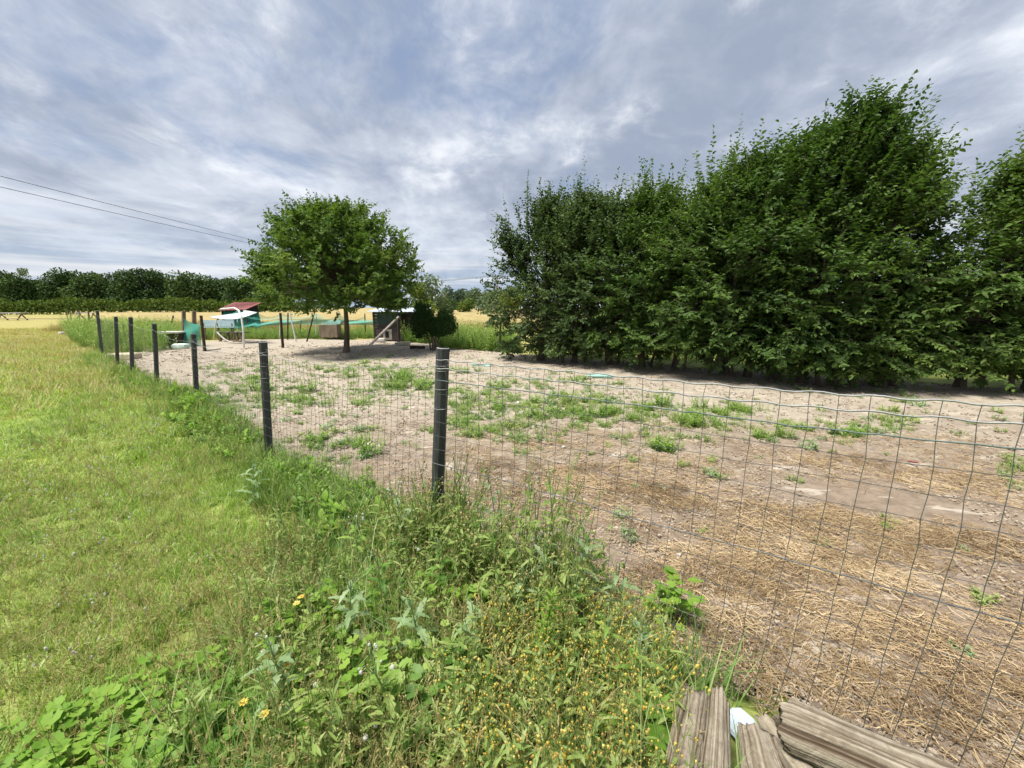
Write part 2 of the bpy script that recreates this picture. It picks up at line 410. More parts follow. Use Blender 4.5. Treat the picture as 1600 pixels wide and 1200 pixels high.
        s.F.append(np.array([[k - 1, 2 * k - 1, 2 * k]]) + b0)
    def strip_leaf(s, base, az, el, length, width, curl=0.8, lobes=0, r=0.5, segs=6, cup=0.15):
        """broad leaf drawn as a curved double strip with optional toothed edge"""
        t = np.linspace(0, 1, segs + 1)
        ang = el - curl * t
        st = length / segs
        hx = np.concatenate(([0], np.cumsum(np.cos(ang[:-1]) * st))); hz = np.concatenate(([0], np.cumsum(np.sin(ang[:-1]) * st)))
        dx, dy = math.cos(az), math.sin(az)
        c = np.stack((base[0] + hx * dx, base[1] + hx * dy, base[2] + hz), 1)
        sd = np.array((-dy, dx, 0.0))
        w = width * .5 * np.sin(PI * np.clip(t * .92 + .06, 0, 1)) ** .8
        if lobes: w = w * np.where(np.arange(segs + 1) % 2 == 0, 1.0, 1 - lobes)
        w[-1] = 0.001
        up = np.array((0, 0, 1.0)) * cup
        V = np.concatenate((c - sd * w[:, None] + up * w[:, None], c, c + sd * w[:, None] + up * w[:, None]))
        k = segs + 1
        F = [(i, k + i, k + i + 1, i + 1) for i in range(segs)] + [(k + i, 2 * k + i, 2 * k + i + 1, k + i + 1) for i in range(segs)]
        s.add(V, F, r)
    def blob(s, c, rad, r=0.5, seg=6, ring=4, jit=0.0, sc=(1, 1, 1)):
        th = np.linspace(0, PI, ring + 1)[1:-1]; ph = np.arange(seg) / seg * 2 * PI
        V = [(0, 0, 1)] + [(math.sin(a) * math.cos(b), math.sin(a) * math.sin(b), math.cos(a)) for a in th for b in ph] + [(0, 0, -1)]
        V = np.array(V) * (1 + (rng.random((len(V), 1)) - .5) * jit) * np.asarray(sc) * rad + np.asarray(c)
        m = len(th); last = 1 + m * seg
        b0 = s.n
        F = [(1 + i * seg + j, 1 + (i + 1) * seg + j, 1 + (i + 1) * seg + (j + 1) % seg, 1 + i * seg + (j + 1) % seg) for i in range(m - 1) for j in range(seg)]
        s.add(V, F, r)
        s.F.append(np.array([(0, 1 + j, 1 + (j + 1) % seg) for j in range(seg)] + [(last, 1 + (m - 1) * seg + (j + 1) % seg, 1 + (m - 1) * seg + j) for j in range(seg)]) + b0)
    def grid(s, Pm, r=0.5):
        a, b, _ = Pm.shape
        i, j = np.meshgrid(np.arange(a - 1), np.arange(b - 1), indexing='ij')
        F = np.stack((i * b + j, (i + 1) * b + j, (i + 1) * b + j + 1, i * b + j + 1), -1).reshape(-1, 4)
        s.add(Pm.reshape(-1, 3), F, r)

def tag(o, label=None, cat=None, group=None, kind=None):
    if label: o['label'] = label
    if cat: o['category'] = cat
    if group: o['group'] = group
    if kind: o['kind'] = kind
    return o
def thing(name, label, cat, loc, group=None):
    o = bpy.data.objects.new(name, None)
    o.empty_display_size = 0.1
    COL.objects.link(o); o.location = loc; ORG[o.name] = np.asarray(loc, float)
    return tag(o, label, cat, group)
def inside(poly, x, y):
    x = np.asarray(x); y = np.asarray(y)
    c = np.zeros(x.shape, bool); n = len(poly)
    for i in range(n):
        x1, y1 = poly[i][:2]; x2, y2 = poly[(i + 1) % n][:2]
        k = ((y1 > y) != (y2 > y)) & (x < (x2 - x1) * (y - y1) / (y2 - y1 + 1e-12) + x1)
        c ^= k
    return c
def seg_dist(poly, x, y):
    d = np.full(np.shape(x), 1e9)
    for i in range(len(poly) - 1):
        ax, ay = poly[i][:2]; bx, by = poly[i + 1][:2]
        t = np.clip(((x - ax) * (bx - ax) + (y - ay) * (by - ay)) / ((bx - ax) ** 2 + (by - ay) ** 2), 0, 1)
        d = np.minimum(d, np.hypot(x - ax - t * (bx - ax), y - ay - t * (by - ay)))
    return d

SCAT = {}
def gn_tree(name, coll):
    nt = bpy.data.node_groups.new(name, 'GeometryNodeTree')
    nt.interface.new_socket('Geometry', in_out='INPUT', socket_type='NodeSocketGeometry')
    nt.interface.new_socket('Geometry', in_out='OUTPUT', socket_type='NodeSocketGeometry')
    N = nt.nodes; gi = N.new('NodeGroupInput'); go = N.new('NodeGroupOutput')
    ip = N.new('GeometryNodeInstanceOnPoints'); ci = N.new('GeometryNodeCollectionInfo')
    ci.inputs['Collection'].default_value = coll
    ci.inputs['Separate Children'].default_value = True
    ci.inputs['Reset Children'].default_value = True
    def na(nm, dt):
        q = N.new('GeometryNodeInputNamedAttribute'); q.data_type = dt; q.inputs['Name'].default_value = nm; return q.outputs['Attribute']
    er = N.new('FunctionNodeEulerToRotation')
    lk = nt.links.new
    lk(gi.outputs[0], ip.inputs['Points']); lk(ci.outputs[0], ip.inputs['Instance'])
    ip.inputs['Pick Instance'].default_value = True
    lk(na('idx', 'INT'), ip.inputs['Instance Index'])
    lk(na('rot', 'FLOAT_VECTOR'), er.inputs[0]); lk(er.outputs[0], ip.inputs['Rotation'])
    lk(na('scl', 'FLOAT_VECTOR'), ip.inputs['Scale'])
    lk(ip.outputs[0], go.inputs[0])
    return nt
def scatter(name, pts, protos, label, cat, tilt=0.12, smin=0.8, smax=1.25, zs=None, idx=None, rz=None, kind='stuff', parent=None):
    """spread many copies of a few prototype meshes over the ground as one mass"""
    n = len(pts)
    if n == 0: return None
    coll = bpy.data.collections.new('proto_' + name)
    for i, me in enumerate(protos):
        coll.objects.link(bpy.data.objects.new('%s_kind_%02d' % (name, i), me))
    me = bpy.data.meshes.new(name)
    me.vertices.add(n); me.vertices.foreach_set('co', np.asarray(pts, np.float32).ravel())
    rot = np.stack((rng.normal(0, tilt, n), rng.normal(0, tilt, n), rng.random(n) * 2 * PI if rz is None else rz), 1)
    sc = rng.uniform(smin, smax, (n, 1)) if np.ndim(smin) == 0 else (smin * rng.uniform(0.8, 1.2, n))[:, None]
    scl = np.repeat(sc, 3, 1)
    if zs is not None: scl[:, 2] *= zs
    ix = rng.integers(0, len(protos), n) if idx is None else idx
    a = me.attributes.new('rot', 'FLOAT_VECTOR', 'POINT'); a.data.foreach_set('vector', rot.astype(np.float32).ravel())
    a = me.attributes.new('scl', 'FLOAT_VECTOR', 'POINT'); a.data.foreach_set('vector', scl.astype(np.float32).ravel())
    a = me.attributes.new('idx', 'INT', 'POINT'); a.data.foreach_set('value', ix.astype(np.int32))
    o = bpy.data.objects.new(name, me); COL.objects.link(o)
    md = o.modifiers.new('spread', 'NODES'); md.node_group = gn_tree(name, coll)
    tag(o, label, cat if parent is None else None, kind=kind)
    if parent is not None: o.parent = parent
    return o
def on_ground(x, y, dz=0.0): return np.stack((x, y, gz(x, y) + dz), 1)

# ------------------------------------------------------------------ the fence line and the yard outline
POST_PX = [((680, 872), (692, 545)), ((421, 722), (411, 535)), ((308, 628), (302, 522)), ((246, 604), (241, 506)),
           ((207, 587), (204, 496)), ((184, 575), (181, 495)), ((160, 556), (152, 486))]
POSTS = []
for b, t in POST_PX:
    B = G(*b); T = AT(*t, B[1]); POSTS.append((B, T))
RPOST = (np.array((1.73, 0.89, 0.0)), np.array((1.75, 0.87, 1.40)))
NEXT = (np.array((3.9, -0.55, 0.0)), np.array((3.9, -0.55, 1.40)))
FLINE = [NEXT[0][:2], RPOST[0][:2]] + [p[0][:2] for p in POSTS] + [np.array((-15.6, 17.2))]
YARD = FLINE + [np.array(p) for p in ((-15.9, 20.5), (-11.5, 20.6), (-6.0, 20.0), (-3.6, 18.6), (-2.2, 15.6), (-0.2, 14.2), (1.2, 13.2), (5.2, 10.4), (9.5, 8.2), (15.0, 6.0), (16.0, -2.0))]

# ------------------------------------------------------------------ ground sheets
def polar(r0, r1, nr, a0, a1, na):
    rr = r0 * (r1 / r0) ** np.linspace(0, 1, nr); aa = np.linspace(a0, a1, na)
    R, A = np.meshgrid(rr, aa, indexing='ij')
    return R * np.sin(A), R * np.cos(A)
X, Y = polar(0.15, 900, 190, 0, 2 * PI, 361)
Z = gz(X, Y) - 0.05 * inside(YARD, X, Y)
m = MB(); m.grid(np.stack((X, Y, Z), -1))
tag(m.build('lawn', 'lawn', smooth=True, org=(0, 0, 0)), 'mown lawn running left of the wire fence to the far field', 'lawn', kind='structure')

X, Y = polar(0.6, 24, 330, math.radians(-62), math.radians(118), 420)
jx = X + 0.09 * np.sin(Y * 6 + X * 3) + 0.05 * np.sin(Y * 17 - X * 11); jy = Y + 0.08 * np.sin(X * 7 - Y * 2) + 0.05 * np.sin(X * 19 + Y * 5)
lump = 0.010 * np.sin(X * 9 + 2 * np.sin(Y * 5)) * np.sin(Y * 8 + 2 * np.sin(X * 6)) + 0.006 * np.sin(X * 21 + Y * 13) * np.sin(Y * 24 - X * 9)
Z = gz(X, Y) + lump
ok = inside(YARD, jx, jy)
a, b = X.shape
i, j = np.meshgrid(np.arange(a - 1), np.arange(b - 1), indexing='ij')
keep = ok[:-1, :-1] & ok[1:, :-1] & ok[1:, 1:] & ok[:-1, 1:]
F = np.stack((i * b + j, (i + 1) * b + j, (i + 1) * b + j + 1, i * b + j + 1), -1)[keep]
used = np.unique(F); remap = -np.ones(a * b, int); remap[used] = np.arange(len(used))
m = MB(); m.add(np.stack((X, Y, Z), -1).reshape(-1, 3)[used], remap[F])
tag(m.build('yard_soil', 'soil', smooth=True, org=(0, 0, 0)), 'bare sandy soil of the fenced poultry yard', 'soil', kind='structure')

# wheat field: a standing crop, its canopy half a metre above the soil
xs = np.linspace(-260, 160, 120); ys = 27 * (230 / 27.0) ** np.linspace(0, 1, 90)
X, Y = np.meshgrid(xs, ys, indexing='ij')
Y = Y + 1.5 * np.sin(X * 0.21) + np.maximum(0, X + 1) * 0.10 + np.maximum(0, -X - 22) * 0.85
edge = np.clip((np.arange(90)[None, :] * np.ones((120, 1))) / 3.0, 0, 1)
Z = -0.02 + 0.52 * edge + 0.03 * np.sin(X * 2.3 + Y * 1.9)
m = MB(); m.grid(np.stack((X, Y, Z), -1))
tag(m.build('wheat_field', 'wheat', smooth=True, org=(0, 0, 0)), 'ripening golden wheat field beyond the yard', 'field', kind='structure')
#--PART2--
def multi_mesh(name, parts):
    """several MBs, one material each, in one mesh"""
    big = MB(); cnt = []
    for mb, mat in parts:
        if mb.n == 0: cnt.append(0); continue
        off = big.n
        big.V += mb.V; big.R += mb.R; big.F += [f + off for f in mb.F]; big.n += mb.n
        cnt.append(sum(len(f) for f in mb.F))
    me = big.mesh(name, parts[0][1])
    for mb, mat in parts[1:]: me.materials.append(MATS[mat])
    idx = np.concatenate([np.full(c, k, np.int32) for k, c in enumerate(cnt)])
    if len(idx) == len(me.polygons): me.polygons.foreach_set('material_index', idx)
    return me

# ------------------------------------------------------------------ wire fence
fence = thing('wire_fence', 'wire mesh fence on black posts dividing the lawn from the yard', 'fence', POSTS[0][0])
def post_mesh(B, T, w, face):
    B = np.asarray(B, float); T = np.asarray(T, float)
    ax = (T - B) / np.linalg.norm(T - B)
    sx = np.array((math.cos(face), math.sin(face), 0.0)); sx -= ax * sx.dot(ax); sx /= np.linalg.norm(sx); sy = np.cross(ax, sx)
    h, c = w / 2, w * 0.24
    prof = np.array([(h, -h + c), (h, h - c), (h - c, h), (-h + c, h), (-h, h - c), (-h, -h + c), (-h + c, -h), (h - c, -h)])
    L = np.linalg.norm(T - B)
    rings = []
    for t in np.linspace(-0.12, 1, 12):
        wob = 1 + 0.015 * math.sin(t * 17 + B[0])
        rings.append(B + ax * (L * t) + (prof[:, :1] * sx + prof[:, 1:] * sy) * wob)
    top = T
    rings.append(top + (prof[:, :1] * sx + prof[:, 1:] * sy) * 0.82 + ax * 0.004)
    rings.append(top + (prof[:, :1] * sx + prof[:, 1:] * sy) * 0.72 - ax * 0.022)
    V = np.concatenate(rings); n = len(rings)
    F = [(i * 8 + j, i * 8 + (j + 1) % 8, (i + 1) * 8 + (j + 1) % 8, (i + 1) * 8 + j) for i in range(n - 1) for j in range(8)]
    m = MB(); m.add(V, F)
    m.F.append(np.array([list(range((n - 1) * 8, n * 8))]))
    rim = MB(); r0 = top + (prof[:, :1] * sx + prof[:, 1:] * sy) * 1.0 + ax * 0.003; r1 = top + (prof[:, :1] * sx + prof[:, 1:] * sy) * 0.80 + ax * 0.007
    rim.add(np.concatenate((r0, r1)), [(j, (j + 1) % 8, 8 + (j + 1) % 8, 8 + j) for j in range(8)])
    return m, rim, ax, sx, sy
ALLP = [RPOST] + POSTS
for k, (B, T) in enumerate(ALLP + [NEXT]):
    w = 0.070 if k < 2 else 0.073
    m, rim, ax, sx, sy = post_mesh(B, T, w, 0.62 + 0.05 * math.sin(k * 5))
    po = m.build('post', 'post', fence)
    rim.build('rim', 'post_edge', po)
    if k in (1, 2, 3):
        wr = MB()
        for hh in (0.10, 0.13, 0.24, 0.36):                                    # binding wire wound round the post
            c = T - ax * hh; an = np.linspace(0, 2 * PI, 9)
            wr.tube(c + np.cos(an)[:, None] * sx * w * .60 + np.sin(an)[:, None] * sy * w * .60 + ax * (an[:, None] * 0.002 - 0.006), 0.0016, 4, cap=False)
        for hh in (0.07, 0.09):
            wr.box(T - ax * hh + sx * w * .3 - sy * w * .51, (0.006, 0.006, 0.012))
        tag(wr.build('binding_wire', 'galvanised', po), kind='stuff')

def span(P0, P1, offs, dx, top0, top1, sag, rad, toprad, heavy=(), green=()):
    B0, T0 = map(np.asarray, P0); B1, T1 = map(np.asarray, P1)
    L = np.linalg.norm((B1 - B0)[:2]); d = (B1 - B0) / L
    perp = np.array((d[1], -d[0], 0.0))
    if perp.dot(np.array((0, 0, 0)) - B0) < 0: perp = -perp                    # the mesh hangs on the lawn side
    u0 = (T0 - B0) / (T0 - B0)[2]; u1 = (T1 - B1) / (T1 - B1)[2]
    ph = rng.random(4) * 6
    def S(s, o):
        s = np.asarray(s, float); o = np.asarray(o, float)
        topz = top0 + (top1 - top0) * s - sag * np.sin(PI * s) * np.clip(1 - o * 1.2, 0, 1)
        z = np.maximum(topz - o, 0.01)
        up = u0 + (u1 - u0) * s[..., None]
        q = B0 + (B1 - B0) * s[..., None] + up * z[..., None]
        bulge = 0.055 + 0.022 * np.sin(s * 5 + ph[0]) * np.sin(z * 3 + ph[1]) * np.sin(PI * s) + 0.012 * np.sin(s * 11 + z * 7 + ph[2]) * np.sin(PI * s)
        return q + perp * bulge[..., None]
    net = MB()
    nv = int(L / dx)
    skew = 0.007 * math.sin(ph[3])
    oo = np.asarray(offs)
    for k in range(1, nv):
        s = np.full(len(oo), k / nv) + skew * np.sin(oo * 2.6) + rng.normal(0, 0.0010, len(oo))
        net.tube(S(s, oo), rad, 3, cap=False)
    ns = max(6, int(L / 0.075))
    for k, o in enumerate(offs):
        if k in heavy or k in green or k == 0: continue
        s = np.linspace(0, 1, ns)
        net.tube(S(s, o + rng.normal(0, 0.0022, ns)), rad, 3, cap=False)
    tag(net.build('wire_mesh', 'mesh_wire', fence), kind='stuff')
    for k in (0, *heavy, *green):
        s = np.linspace(0, 1, ns * 2)
        t = MB(); zig = 0.0028 * np.where(np.arange(ns * 2) % 4 < 2, 1, -1) if k in (0, 1) else rng.normal(0, 0.0015, ns * 2)
        t.tube(S(s, offs[k] + zig), toprad if k in (0, 1) else toprad * 0.85, 4, cap=False)
        t.build('line_wire', 'green_wire' if k in green else ('galvanised' if k in (0, 1) else 'mesh_wire'), fence)
offR = [0, .05, .12, .20, .285, .37, .455, .54, .63, .72, .81, .90, .99, 1.08, 1.18, 1.28]
span(POSTS[0], RPOST, offR, 0.078, 1.305, 1.345, 0.012, 0.0013, 0.0029, heavy=(1, 8), green=(2,))
span(RPOST, NEXT, offR, 0.078, 1.345, 1.34, 0.01, 0.0013, 0.0029, heavy=(1, 8), green=(2,))
offL = [0] + list(np.arange(0.09, 1.2, 0.092))
for k in range(len(POSTS) - 1):
    h0 = POSTS[k][1][2]; h1 = POSTS[k + 1][1][2]
    span(POSTS[k + 1], POSTS[k], offL, 0.068, h1 - 0.10, h0 - (0.12 if k else 0.10), 0.06, 0.00115, 0.0020)

# ------------------------------------------------------------------ trees
def unit(a): return a / (np.linalg.norm(a, axis=-1, keepdims=True) + 1e-9)
def twig_prisms(mb, A, B, r):
    D = unit(B - A); ref = np.where(np.abs(D[:, 2:3]) < .9, np.array((0, 0, 1.0)), np.array((1.0, 0, 0)))
    U = unit(np.cross(D, ref)); W = np.cross(D, U)
    an = np.arange(3) * 2 * PI / 3
    V = np.concatenate([(A + r * (math.cos(t) * U + math.sin(t) * W))[:, None] for t in an] + [(B + r * .4 * (math.cos(t) * U + math.sin(t) * W))[:, None] for t in an], 1)
    k = np.arange(len(A))[:, None] * 6
    F = np.concatenate([k + np.array((j, (j + 1) % 3, 3 + (j + 1) % 3, 3 + j)) for j in range(3)])
    mb.add(V.reshape(-1, 3), F, 0.5)

def make_tree(name, label, base, trunk, clusters, leafmat, barkmat, twigs=11, per=13, leaf=(0.075, 0.045), twig_len=0.42, up=0.25, axis=None, group=None, cat='tree', rise=0.1, shoots=(), outw=0.7, stems=None, flat=0.35, limb_r=0.018, low_limb=.45):
    """trunk: (radius, height where it dissolves into limbs); clusters: (n,4) centre and spread; shoots: long leafy leaders"""
    base = np.asarray(base, float)
    root = thing(name, label, cat, base, group)
    wood = MB()
    tr, th = trunk
    stems = stems or [(0, 0, 1.0, 0, 0)]
    tops = []
    for (sx, sy, k, lx, ly) in stems:
        t = np.linspace(0, 1, 9)
        pts = np.stack((base[0] + sx + lx * t + 0.03 * np.sin(t * 5 + sx * 9), base[1] + sy + ly * t + 0.03 * np.sin(t * 4 + sy * 7 + 1), base[2] - 0.1 + t * (th + .1)), 1)
        rad = tr * k * (1 - 0.55 * t) * (1 + 0.45 * np.exp(-t * 14))
        wood.tube(pts, rad, 9); tops.append(pts)
    cl = np.asarray(clusters, float)
    axis = base[:2] if axis is None else np.asarray(axis)
    for c in cl:
        pts = tops[rng.integers(len(tops))]
        zt = np.clip(base[2] + (c[2] - base[2]) * rng.uniform(.35, .7), base[2] + th * low_limb, base[2] + th)
        p0 = pts[np.argmin(abs(pts[:, 2] - zt))]
        p1 = (p0 + c[:3]) / 2 + np.array((0, 0, 0.25 * np.linalg.norm(c[:3] - p0))) * rng.uniform(-.1, .8)
        t = np.linspace(0, 1, 6)[:, None]
        q = (1 - t) ** 2 * p0 + 2 * t * (1 - t) * p1 + t ** 2 * c[:3]
        wood.tube(q, limb_r * (1 - .75 * t[:, 0]) * rng.uniform(.7, 1.3), 4, cap=False)
    n = len(cl) * twigs
    C = np.repeat(cl, twigs, 0)
    start = C[:, :3] + rng.normal(0, 1, (n, 3)) * C[:, 3:] * .42
    outv = C[:, :3] - np.array((axis[0], axis[1], base[2] + th * .8)); outv = unit(outv)
    D = unit(outv * outw + rng.normal(0, .6, (n, 3)) * np.array((1, 1, .6)) + np.array((0, 0, up)))
    Ln = twig_len * rng.uniform(.55, 1.35, n)
    kk = np.full(n, per)
    if len(shoots):
        sh = np.asarray(shoots, float)                                         # x y z dx dy dz length
        start = np.concatenate((start, sh[:, :3])); D = np.concatenate((D, unit(sh[:, 3:6]))); Ln = np.concatenate((Ln, sh[:, 6])); kk = np.concatenate((kk, np.full(len(sh), int(per * 2.3))))
    ti = np.repeat(np.arange(len(start)), kk)
    cum = np.concatenate(([0], np.cumsum(kk)[:-1])); loc = np.arange(len(ti)) - cum[ti]
    t = (loc + rng.random(len(ti)) * .8 + .4) / kk[ti]
    nrm = unit(np.array((0, 0, 1.0)) + rng.normal(0, flat, (len(start), 3)))
    S = unit(np.cross(D, nrm))
    side = np.where(loc % 2 == 0, 1.0, -1.0)[:, None]
    Pp = start[ti] + D[ti] * (Ln[ti] * t)[:, None] + np.array((0, 0, 1.0)) * (rise * Ln[ti] * t * t)[:, None] + rng.normal(0, .008, (len(ti), 3))
    LD = unit(D[ti] * .5 + S[ti] * side * .85 + rng.normal(0, .28, (len(ti), 3)) - np.array((0, 0, .12)))
    LN = unit(nrm[ti] + rng.normal(0, .38, (len(ti), 3)))
    sz = rng.uniform(.65, 1.25, len(ti)) * (1 - .25 * (t > .85))
    ctone = np.concatenate((np.repeat(rng.beta(1.6, 2.2, len(cl)), twigs), rng.beta(2.4, 2, len(start) - n)))
    tone = np.clip((ctone * .55 + rng.beta(2, 2, len(start)) * .25)[ti] + rng.random(len(ti)) * .22 + .10 * (t > .8), 0, 1)
    crown = MB(); crown.leaves(Pp, LD, LN, leaf[0] * sz, leaf[1] * sz, r=tone)
    twig_prisms(wood, start, start + D * Ln[:, None] * .97 + np.array((0, 0, 1.0)) * (rise * Ln)[:, None] * .9, 0.0035)
    wood.build('trunk', barkmat, root)
    crown.build('crown', leafmat, root)
    return root

# the round-headed tree in the yard
TB = G(540, 551)
def dome(n, cx, cy, R, z0, zm, z1, inner=.03, spread=.34):
    out = []
    while len(out) < n:
        z = rng.uniform(z0, z1)
        rr = R * (math.sqrt(max(0, 1 - ((z - zm) / (z1 - zm)) ** 2)) if z > zm else 1 - .25 * ((zm - z) / (zm - z0)) ** 2)
        f = math.sqrt(rng.uniform(inner, 1)); a = rng.random() * 2 * PI
        if rng.random() > rr / R: continue
        wob = 1 + .10 * math.sin(a * 3 + z * 2) + .07 * math.sin(a * 7 + z * 3)
        out.append((cx + math.cos(a) * rr * f * wob, cy + math.sin(a) * rr * f * wob, z, spread))
    return out
cl = dome(340, TB[0] - .02, TB[1], 2.48, 1.75, 2.45, 4.80)
cl = [(x_, y_, z_ + max(0, .55 * (1 - (z_ - 1.75) / 1.3)) * min(1, max(0, (TB[0] - .6 - x_) / 1.6)), s_) for x_, y_, z_, s_ in cl]
cl += [(TB[0] - .1 + math.cos(a) * 2.05, TB[1] + math.sin(a) * 2.15, 1.72 + .15 * math.sin(a * 5) - .35 * min(0, math.cos(a)), .20) for a in np.linspace(0, 6.2, 26)]
sh = [(TB[0] + dx, TB[1] + dy, z, dx * .25, dy * .2, 1, L) for dx, dy, z, L in ((-1.6, -.6, 4.05, .75), (-1.4, .1, 4.1, .55), (.1, .0, 4.65, .55), (.5, -.4, 4.5, .5), (1.4, -.3, 4.0, .5), (-.9, -.3, 4.5, .5), (1.7, .2, 3.6, .5))]
make_tree('round_tree', 'lone round-headed green tree with a straight trunk in the yard', TB, (0.105, 2.6), cl, 'oak_leaf', 'bark', twigs=12, per=13, leaf=(0.098, 0.072), twig_len=0.38, up=.15, shoots=sh, flat=.5, limb_r=.014, low_limb=.8, stems=[(0, 0, 1.0, AT(540, 440, TB[1])[0] - AT(540, 551, TB[1])[0], 0)])

# the tall hedge of trees on the right: column where each stands, top of its head
HROW = [(828, 566, 310), (884, 570, 305), (940, 574, 315), (992, 578, 290), (1046, 583, 335), (1098, 588, 280), (1152, 592, 245), (1208, 596, 212),
        (1258, 601, 188), (1300, 605, 158), (1358, 609, 228), (1436, 613, 405), (1572, 617, 238), (1690, 622, 300), (1790, 627, 300)]
HEDGE_LABEL = ['end tree of the tall hedge, beside the open wheat field', 'second tree of the tall hedge from the field end, slender upright shoots on top', 'third hedge tree from the field end, with upright tips',
               'fourth hedge tree from the field end, lighter leading shoot', 'lower fifth tree of the hedge, in a dip of its top', 'sixth hedge tree, where its top starts climbing', 'seventh hedge tree, bushy, on the rising part of the hedge top',
               'eighth hedge tree, left of the tallest heads', 'tall ninth hedge tree, just left of the very highest head', 'highest tree of the hedge with long slanting shoots', 'hedge tree right of the highest head, with a pointed leader',
               'thin gappy hedge tree with sky showing through', 'last hedge tree in view at the right edge', 'hedge tree beyond the right edge of view', 'far end tree of the hedge beyond the right edge']
for k, (px, by, ty) in enumerate(HROW):
    b = G(px, by)
    b = b + np.array((0.35 if k < 6 else -.25, 0.55, 0))
    H = AT(px, ty, b[1])[2] - .35
    thin = k == 11
    nC = 62 if thin else 132
    Rm = 1.25 if k < 2 else (1.45 if k < 6 else (1.65 if k < 9 else (1.3 if k < 11 else .95)))
    out = []
    while len(out) < nC:
        u = rng.random() ** .9; z0_ = (.42, .46, .5, .52, .55, .82, .85, .6, .5, .55, .5, .5, .5, .6, .6)[k]; z = z0_ + (H - z0_) * u
        rr = Rm * (0.80 + .45 * math.sin(PI * min(1, u * 1.15 + .12)) - .75 * max(0, u - .62))
        if u > .9: rr *= .6
        f = math.sqrt(rng.uniform(.08, 1)); a = rng.random() * 2 * PI
        x, y = math.cos(a) * rr * f, math.sin(a) * rr * f * .68
        lean = .16 * (z - 1) if k > 5 else .05 * (z - 1)
        out.append((b[0] + x + lean, b[1] + y, z, .30))
    nsh = 44 if k > 5 else 34
    shoots = []
    for q in range(nsh):
        a = rng.random() * 2 * PI; f = rng.random() * Rm * .8; zz = H - .55 - f * .55 + rng.normal(0, .15)
        shoots.append((b[0] + math.cos(a) * f + (.16 * (zz - 1) if k > 5 else .05 * (zz - 1)), b[1] + math.sin(a) * f * .8, zz, math.cos(a) * .25 + (.42 if k > 6 else .05) + rng.normal(0, .1), rng.normal(0, .15), 1, rng.uniform(.6, 1.5)))
    if k < 7:
        for q in range(4):
            a = rng.random() * 2 * PI; f = Rm * .55 * rng.random()
            shoots.append((b[0] + math.cos(a) * f, b[1] + math.sin(a) * f * .6, H - .45 + rng.normal(0, .1), rng.normal(.08, .1), rng.normal(0, .1), 1, rng.uniform(.95, 1.45)))
    for q in range(len(shoots)):                                               # side shoots thicken each leader
        s0 = shoots[q]
        for j in range(2): shoots.append((s0[0] + rng.normal(0, .07), s0[1] + rng.normal(0, .07), s0[2] - .1, s0[3] + rng.normal(0, .16), s0[4] + rng.normal(0, .16), 1, s0[6] * rng.uniform(.45, .8)))
    for q in range(14):                                                        # drooping sprays at the skirt
        a = rng.uniform(PI, 2 * PI)
        shoots.append((b[0] + math.cos(a) * Rm * .8, b[1] + math.sin(a) * Rm * .75, z0_ + rng.uniform(0, .6), math.cos(a) * .7, math.sin(a) * .7, -.35, .55))
    if k == 0:
        for q in range(9): shoots.append((b[0] - .6, b[1] - .2, 2.6 + q * .14, -1, rng.normal(0, .2), .15 + .06 * q, 1.0))
        for q in range(12): out.append((b[0] - .3 - q * .07, b[1] - .2, 2.3 + .11 * q, .25))
    stems = [(0, 0, .9 + .4 * rng.random(), rng.normal(0, .2), 0), (.15 + .45 * rng.random(), rng.normal(.1, .2), .35 + .4 * rng.random(), rng.normal(.2, .25), .1)]
    if k % 3 == 1: stems.append((-.35, -.05, .5, -.3, .05))
    maple = k < 3
    make_tree('hedge_tree', HEDGE_LABEL[k], b, (0.085, 2.6), out, 'field_maple_leaf' if maple else 'hornbeam_leaf', 'pale_bark' if k in (5, 6) else 'bark', twigs=12, per=13,
              leaf=(0.085, 0.062) if maple else (0.098, 0.056), twig_len=.46, up=.22 if k < 4 else .12, group='trees of the tall hedge', shoots=shoots, stems=stems, flat=.42 if maple else .28, limb_r=.02)

def far_tree(name, label, base, H, R, mat, n=1500, leaf=.5, group=None, lumps=9, trunk_r=.2, z0=.12):
    base = np.asarray(base, float)
    root = thing(name, label, 'tree', base, group)
    P_, N_ = [], []
    for q in range(lumps):
        a = rng.random() * 2 * PI; f = R * .55 * math.sqrt(rng.random()); u = rng.random()
        c = base + np.array((math.cos(a) * f, math.sin(a) * f, H * (z0 + .22 + (.8 - z0 - .18) * u)))
        rad = R * rng.uniform(.38, .6) * (1.15 - .45 * u)
        v = unit(rng.normal(0, 1, (n // lumps, 3)))
        P_.append(c + v * rad * rng.uniform(.75, 1.08, (len(v), 1)) * np.array((1, 1, H * .22 / rad if H * .22 < rad else 1))); N_.append(v)
    P_ = np.concatenate(P_); N_ = np.concatenate(N_)
    P_[:, 2] = np.maximum(P_[:, 2], base[2] + .1)
    D = unit(rng.normal(0, 1, P_.shape) + np.array((0, 0, .4)))
    c = MB(); c.leaves(P_, D, unit(N_ + rng.normal(0, .5, P_.shape) + np.array((0, 0, .5))), leaf * rng.uniform(.6, 1.3, len(P_)), leaf * .7, r=np.clip(rng.beta(2, 2, len(P_)), 0, 1))
    c.build('crown', mat, root)
    w = MB(); w.tube([base + np.array((0, 0, -.2)), base + np.array((.1, 0, H * .35)), base + np.array((.05, .1, H * .8))], [trunk_r, trunk_r * .7, trunk_r * .2], 6)
    w.build('trunk', 'bark', root)
    return root
